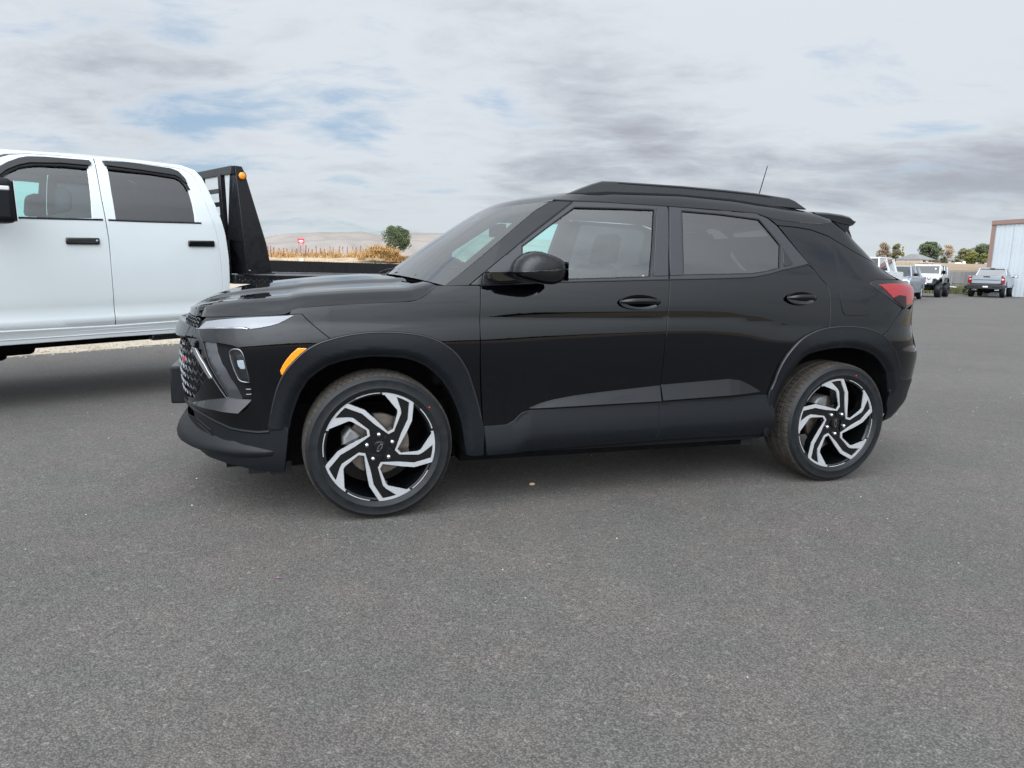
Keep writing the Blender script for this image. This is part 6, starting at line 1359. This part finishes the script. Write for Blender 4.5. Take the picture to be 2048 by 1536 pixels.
# -- white off-roader, nose to the camera
pj = ground(1838, 594.); va = math.atan2(pj.y, pj.x); hd = va + math.pi - R(10)
jc = Vector((pj.x, pj.y, 0)) - Vector((math.cos(hd), math.sin(hd), 0)) * 1.9
jp = place('off_roader', jc, hd, 'white boxy lifted off-roader with big black mud tyres facing the camera by the fence', 'car')
prismy(jp, 'hood', [(.50, 1.36), (1.80, 1.28), (1.86, 1.20), (1.86, .98), (.50, .98)], -.56, .56, M['pw'], .04)
for s in (-1, 1):
    prismy(jp, 'body_side', [(-1.95, .80), (-1.95, 1.36), (.55, 1.36), (.55, .78), (-.75, .78), (-.85, 1.02), (-1.0, 1.12), (-1.5, 1.12), (-1.65, 1.0), (-1.72, .80)], s * .70, s * .78, M['pw'], .02)
    prismy(jp, 'front_fender', [(.55, 1.36), (.9, 1.24), (1.5, 1.22), (1.80, 1.10), (1.78, 1.06), (1.5, 1.14), (.95, 1.16), (.78, .98), (.72, .80), (.55, .80)], s * .54, s * .90, M['pw'], .02)
    prismy(jp, 'flare', [(.68, .86), (.80, 1.10), (.98, 1.20), (1.5, 1.18), (1.86, 1.06), (1.86, 1.0), (1.48, 1.11), (1.05, 1.13), (.88, 1.04), (.76, .86)], s * .74, s * .96, M['wtrim'], .02)
    prismy(jp, 'flare', [(-.80, .86), (-.90, 1.08), (-1.05, 1.18), (-1.50, 1.18), (-1.68, 1.04), (-1.75, .86), (-1.66, .86), (-1.58, 1.0), (-1.46, 1.11), (-1.1, 1.11), (-.98, 1.02), (-.88, .86)], s * .74, s * .96, M['wtrim'], .02)
    hl_ = MB().lathe([(0, .03), (.07, .025), (.085, 0), (.10, -.005), (.105, -.02)], 20, 'x', (1.868, s * .40, 1.13)).build('headlight', M['reflector_dark'], jp, True); MB().lathe([(0, .045), (.05, .035), (.055, .02)], 16, 'x', (1.868, s * .40, 1.13)).build('bulb', M['reflector'], hl_, True)
    MB().box((1.79, min(s * .62, s * .80), 1.08), (1.81, max(s * .62, s * .80), 1.13)).build('turn_lamp', M['wtrim'], jp)
    MB().box((.40, min(s * .82, s * 1.02), 1.42), (.50, max(s * .82, s * 1.02), 1.62)).bar((.46, s * .72, 1.42), (.46, s * .9, 1.46), .02).build('mirror', M['gloss'], jp, bevel=.02)
    for x0, x1 in ((-.05, .42), (-.95, -.15), (-1.88, -1.05)): MB().add([(x0, s * .765, 1.42), (x1, s * .765, 1.42), (x1 - (.08 if x1 > 0 else 0), s * .70, 1.86), (x0, s * .70, 1.86)], [(0, 1, 2, 3)]).build('side_window', M['ctint'], jp)
    for x in (.45, -.10, -1.0, -1.93): MB().bar((x, s * .755, 1.36), (x - (.12 if x > 0 else 0), s * .685, 1.90), .045, 6).build('pillar', M['pw'], jp)
MB().prism([(-.56, .80), (.56, .80), (.60, 1.0), (.56, 1.27), (-.56, 1.27), (-.60, 1.0)], 1.80, 1.87, YZ).build('grille', M['pw'], jp, bevel=.02)
for k in range(7): MB().box((1.868, -.255 + k * .078, .90), (1.875, -.225 + k * .078, 1.20)).build('grille_slot', M['dark'], jp)
MB().add([(.52, -.72, 1.37), (.52, .72, 1.37), (.30, .66, 1.87), (.30, -.66, 1.87)], [(0, 1, 2, 3)]).build('windscreen', M['ctint'], jp)
wf = MB(); wf.bar((.53, -.74, 1.37), (.30, -.68, 1.90), .05, 6); wf.bar((.53, .74, 1.37), (.30, .68, 1.90), .05, 6); wf.bar((.30, -.7, 1.90), (.30, .7, 1.90), .05, 6); wf.bar((.53, -.74, 1.37), (.53, .74, 1.37), .05, 6); wf.build('windscreen_frame', M['pw'], jp, True)
MB().box((-1.97, -.72, 1.90), (.34, .72, 1.97)).build('hard_top', M['pw'], jp, bevel=.03); MB().box((-1.97, -.74, .8), (-1.90, .74, 1.9)).build('back_panel', M['pw'], jp)
MB().box((.53, .30, 1.68), (.545, .38, 1.76)).build('window_sticker', M['signwhite'], jp).location = (-.14, .12, 0)
MB().box((1.90, -.72, .72), (2.06, .72, .86)).build('front_bumper', M['wtrim'], jp, bevel=.03)
MB().box((-1.8, -.5, .50), (1.9, .5, .80)).box((1.15, -.75, .42), (1.27, .75, .54)).box((-1.36, -.75, .42), (-1.22, .75, .54)).build('underbody', M['well'], jp)
for s in (-.3, .3): MB().lathe([(0, .02), (.035, .01), (.04, 0)], 12, 'x', (2.06, s, .80)).build('fog_lamp', M['reflector'], jp, True)
for x, s in ((1.22, -1), (1.22, 1), (-1.28, -1), (-1.28, 1)): simple_wheel(jp, x, s * .86, .47, .33, s, rim=M['gloss'])
# -- cars further left, partly hidden by the SUV's tail
def sedan_like(name, px, py, Y, rot, L_, Wd, Hh, belt, m, label, hood=.95, cat='car', cab=(-.25, .55), wheel_r=.36):
    p = at(px, py, Y); va = math.atan2(p.y, p.x); hd = va + math.pi + rot; v = place(name, (p.x, p.y, 0), hd, label, cat)
    a, b_ = L_ / 2, Wd / 2; xr_, xf_ = cab[0] * L_, cab[1] * L_ * .5
    for s in (-1, 1):
        prismy(v, 'body_side', [(-a, .55), (-a, belt - .05), (-a + .1, belt), (xf_ + .45, belt), (a - .25, hood), (a - .03, hood - .15), (a, .55), (a - .35, .42), (a - .45, .7), (a - .8, .82), (a - 1.15, .7), (a - 1.25, .36), (-a + 1.2, .36), (-a + 1.1, .7), (-a + .8, .82), (-a + .5, .7), (-a + .4, .45)], s * (b_ - .12), s * b_, m, .04)
        MB().add([(xr_, s * (b_ - .04), belt), (xf_ + .40, s * (b_ - .04), belt), (xf_ - .15, s * (b_ - .22), Hh - .10), (xr_ + .12, s * (b_ - .22), Hh - .10)], [(0, 1, 2, 3)]).build('side_window', M['ctint'], v)
        for x in (xr_ + .02, (xr_ + xf_) / 2 + .05): MB().bar((x, s * (b_ - .035), belt - .02), (x + .08, s * (b_ - .21), Hh - .06), .035, 6).build('pillar', m, v)
        MB().bar((xf_ + .46, s * (b_ - .06), belt - .02), (xf_ - .12, s * (b_ - .23), Hh - .06), .04, 6).build('windscreen_pillar', m, v)
        MB().box((xf_ + .22, min(s * b_, s * (b_ + .22)), belt + .02), (xf_ + .34, max(s * b_, s * (b_ + .22)), belt + .17)).build('mirror', M['gloss'], v, bevel=.04)
        MB().box((a - .12, min(s * (b_ - .50), s * (b_ - .08)), hood - .22), (a + .01, max(s * (b_ - .50), s * (b_ - .08)), hood - .08)).build('headlight', M['reflector'], v, bevel=.03)
        simple_wheel(v, a - .80, s * (b_ - .12), wheel_r, .22, s); simple_wheel(v, -a + .80, s * (b_ - .12), wheel_r, .22, s)
    prismy(v, 'bonnet', [(xf_ + .45, belt - .02), (a - .25, hood - .01), (a - .04, hood - .14), (a - .02, .5), (xf_ + .45, .5)], -(b_ - .12), b_ - .12, m, .05)
    prismy(v, 'tail', [(-a + .02, .5), (-a + .02, belt - .06), (-a + .12, belt - .01), (xr_, belt - .01), (xr_, .5)], -(b_ - .12), b_ - .12, m, .04)
    MB().add([(xf_ + .48, -(b_ - .10), belt), (xf_ + .48, b_ - .10, belt), (xf_ - .12, b_ - .26, Hh - .09), (xf_ - .12, -(b_ - .26), Hh - .09)], [(0, 1, 2, 3)]).build('windscreen', M['ctint'], v)
    MB().prism([(xf_ - .08, Hh - .10), (xf_ - .35, Hh - .02), (xr_ + .35, Hh), (xr_ + .05, Hh - .08)], -(b_ - .21), b_ - .21, XZ).build('roof', m, v, bevel=.03)
    MB().box((a - .03, -.45, .55), (a + .012, .45, hood - .24)).build('grille', M['seal'], v, bevel=.02)
    MB().box((-a + .3, -(b_ - .3), .25), (a - .3, b_ - .3, .5)).build('underbody', M['well'], v)
    return v
sedan_like('grey_pickup', 1796, 560, 38.5, -R(9), 5.2, 1.9, 1.80, 1.22, M['pb'], 'grey-blue pickup with black mirror between the white cab and the white off-roader', hood=1.12, cat='pickup')
sedan_like('white_truck', 1733, 545, 33.0, -R(13), 5.6, 2.0, 2.05, 1.42, M['pw'], 'white truck cab partly hidden behind the tail of the black SUV', hood=1.30, cat='truck', wheel_r=.42)

# unseen tree belt added behind the camera as a dark skyline for door reflections
bt = MB(); rr = random.Random(77)
for i in range(4200):
    x = rr.uniform(-110, 130); hh = 2.6 + .7 * noise1(x * .05, 1); z = rr.uniform(-.2, max(1.2, hh)); y = -95 + rr.uniform(-3, 3); l = rr.uniform(.5, 1.1)
    u = Vector((rr.gauss(0, 1), rr.gauss(0, .5), rr.gauss(0, 1))).normalized(); v = u.orthogonal().normalized(); P_ = Vector((x, y, z)); bt.add([P_ - u * l, P_ - v * l * .8, P_ + u * l, P_ + v * l * .8], [(0, 1, 2, 3)])
tag(bt.build('added_tree_belt', LM['green']), kind='stuff')
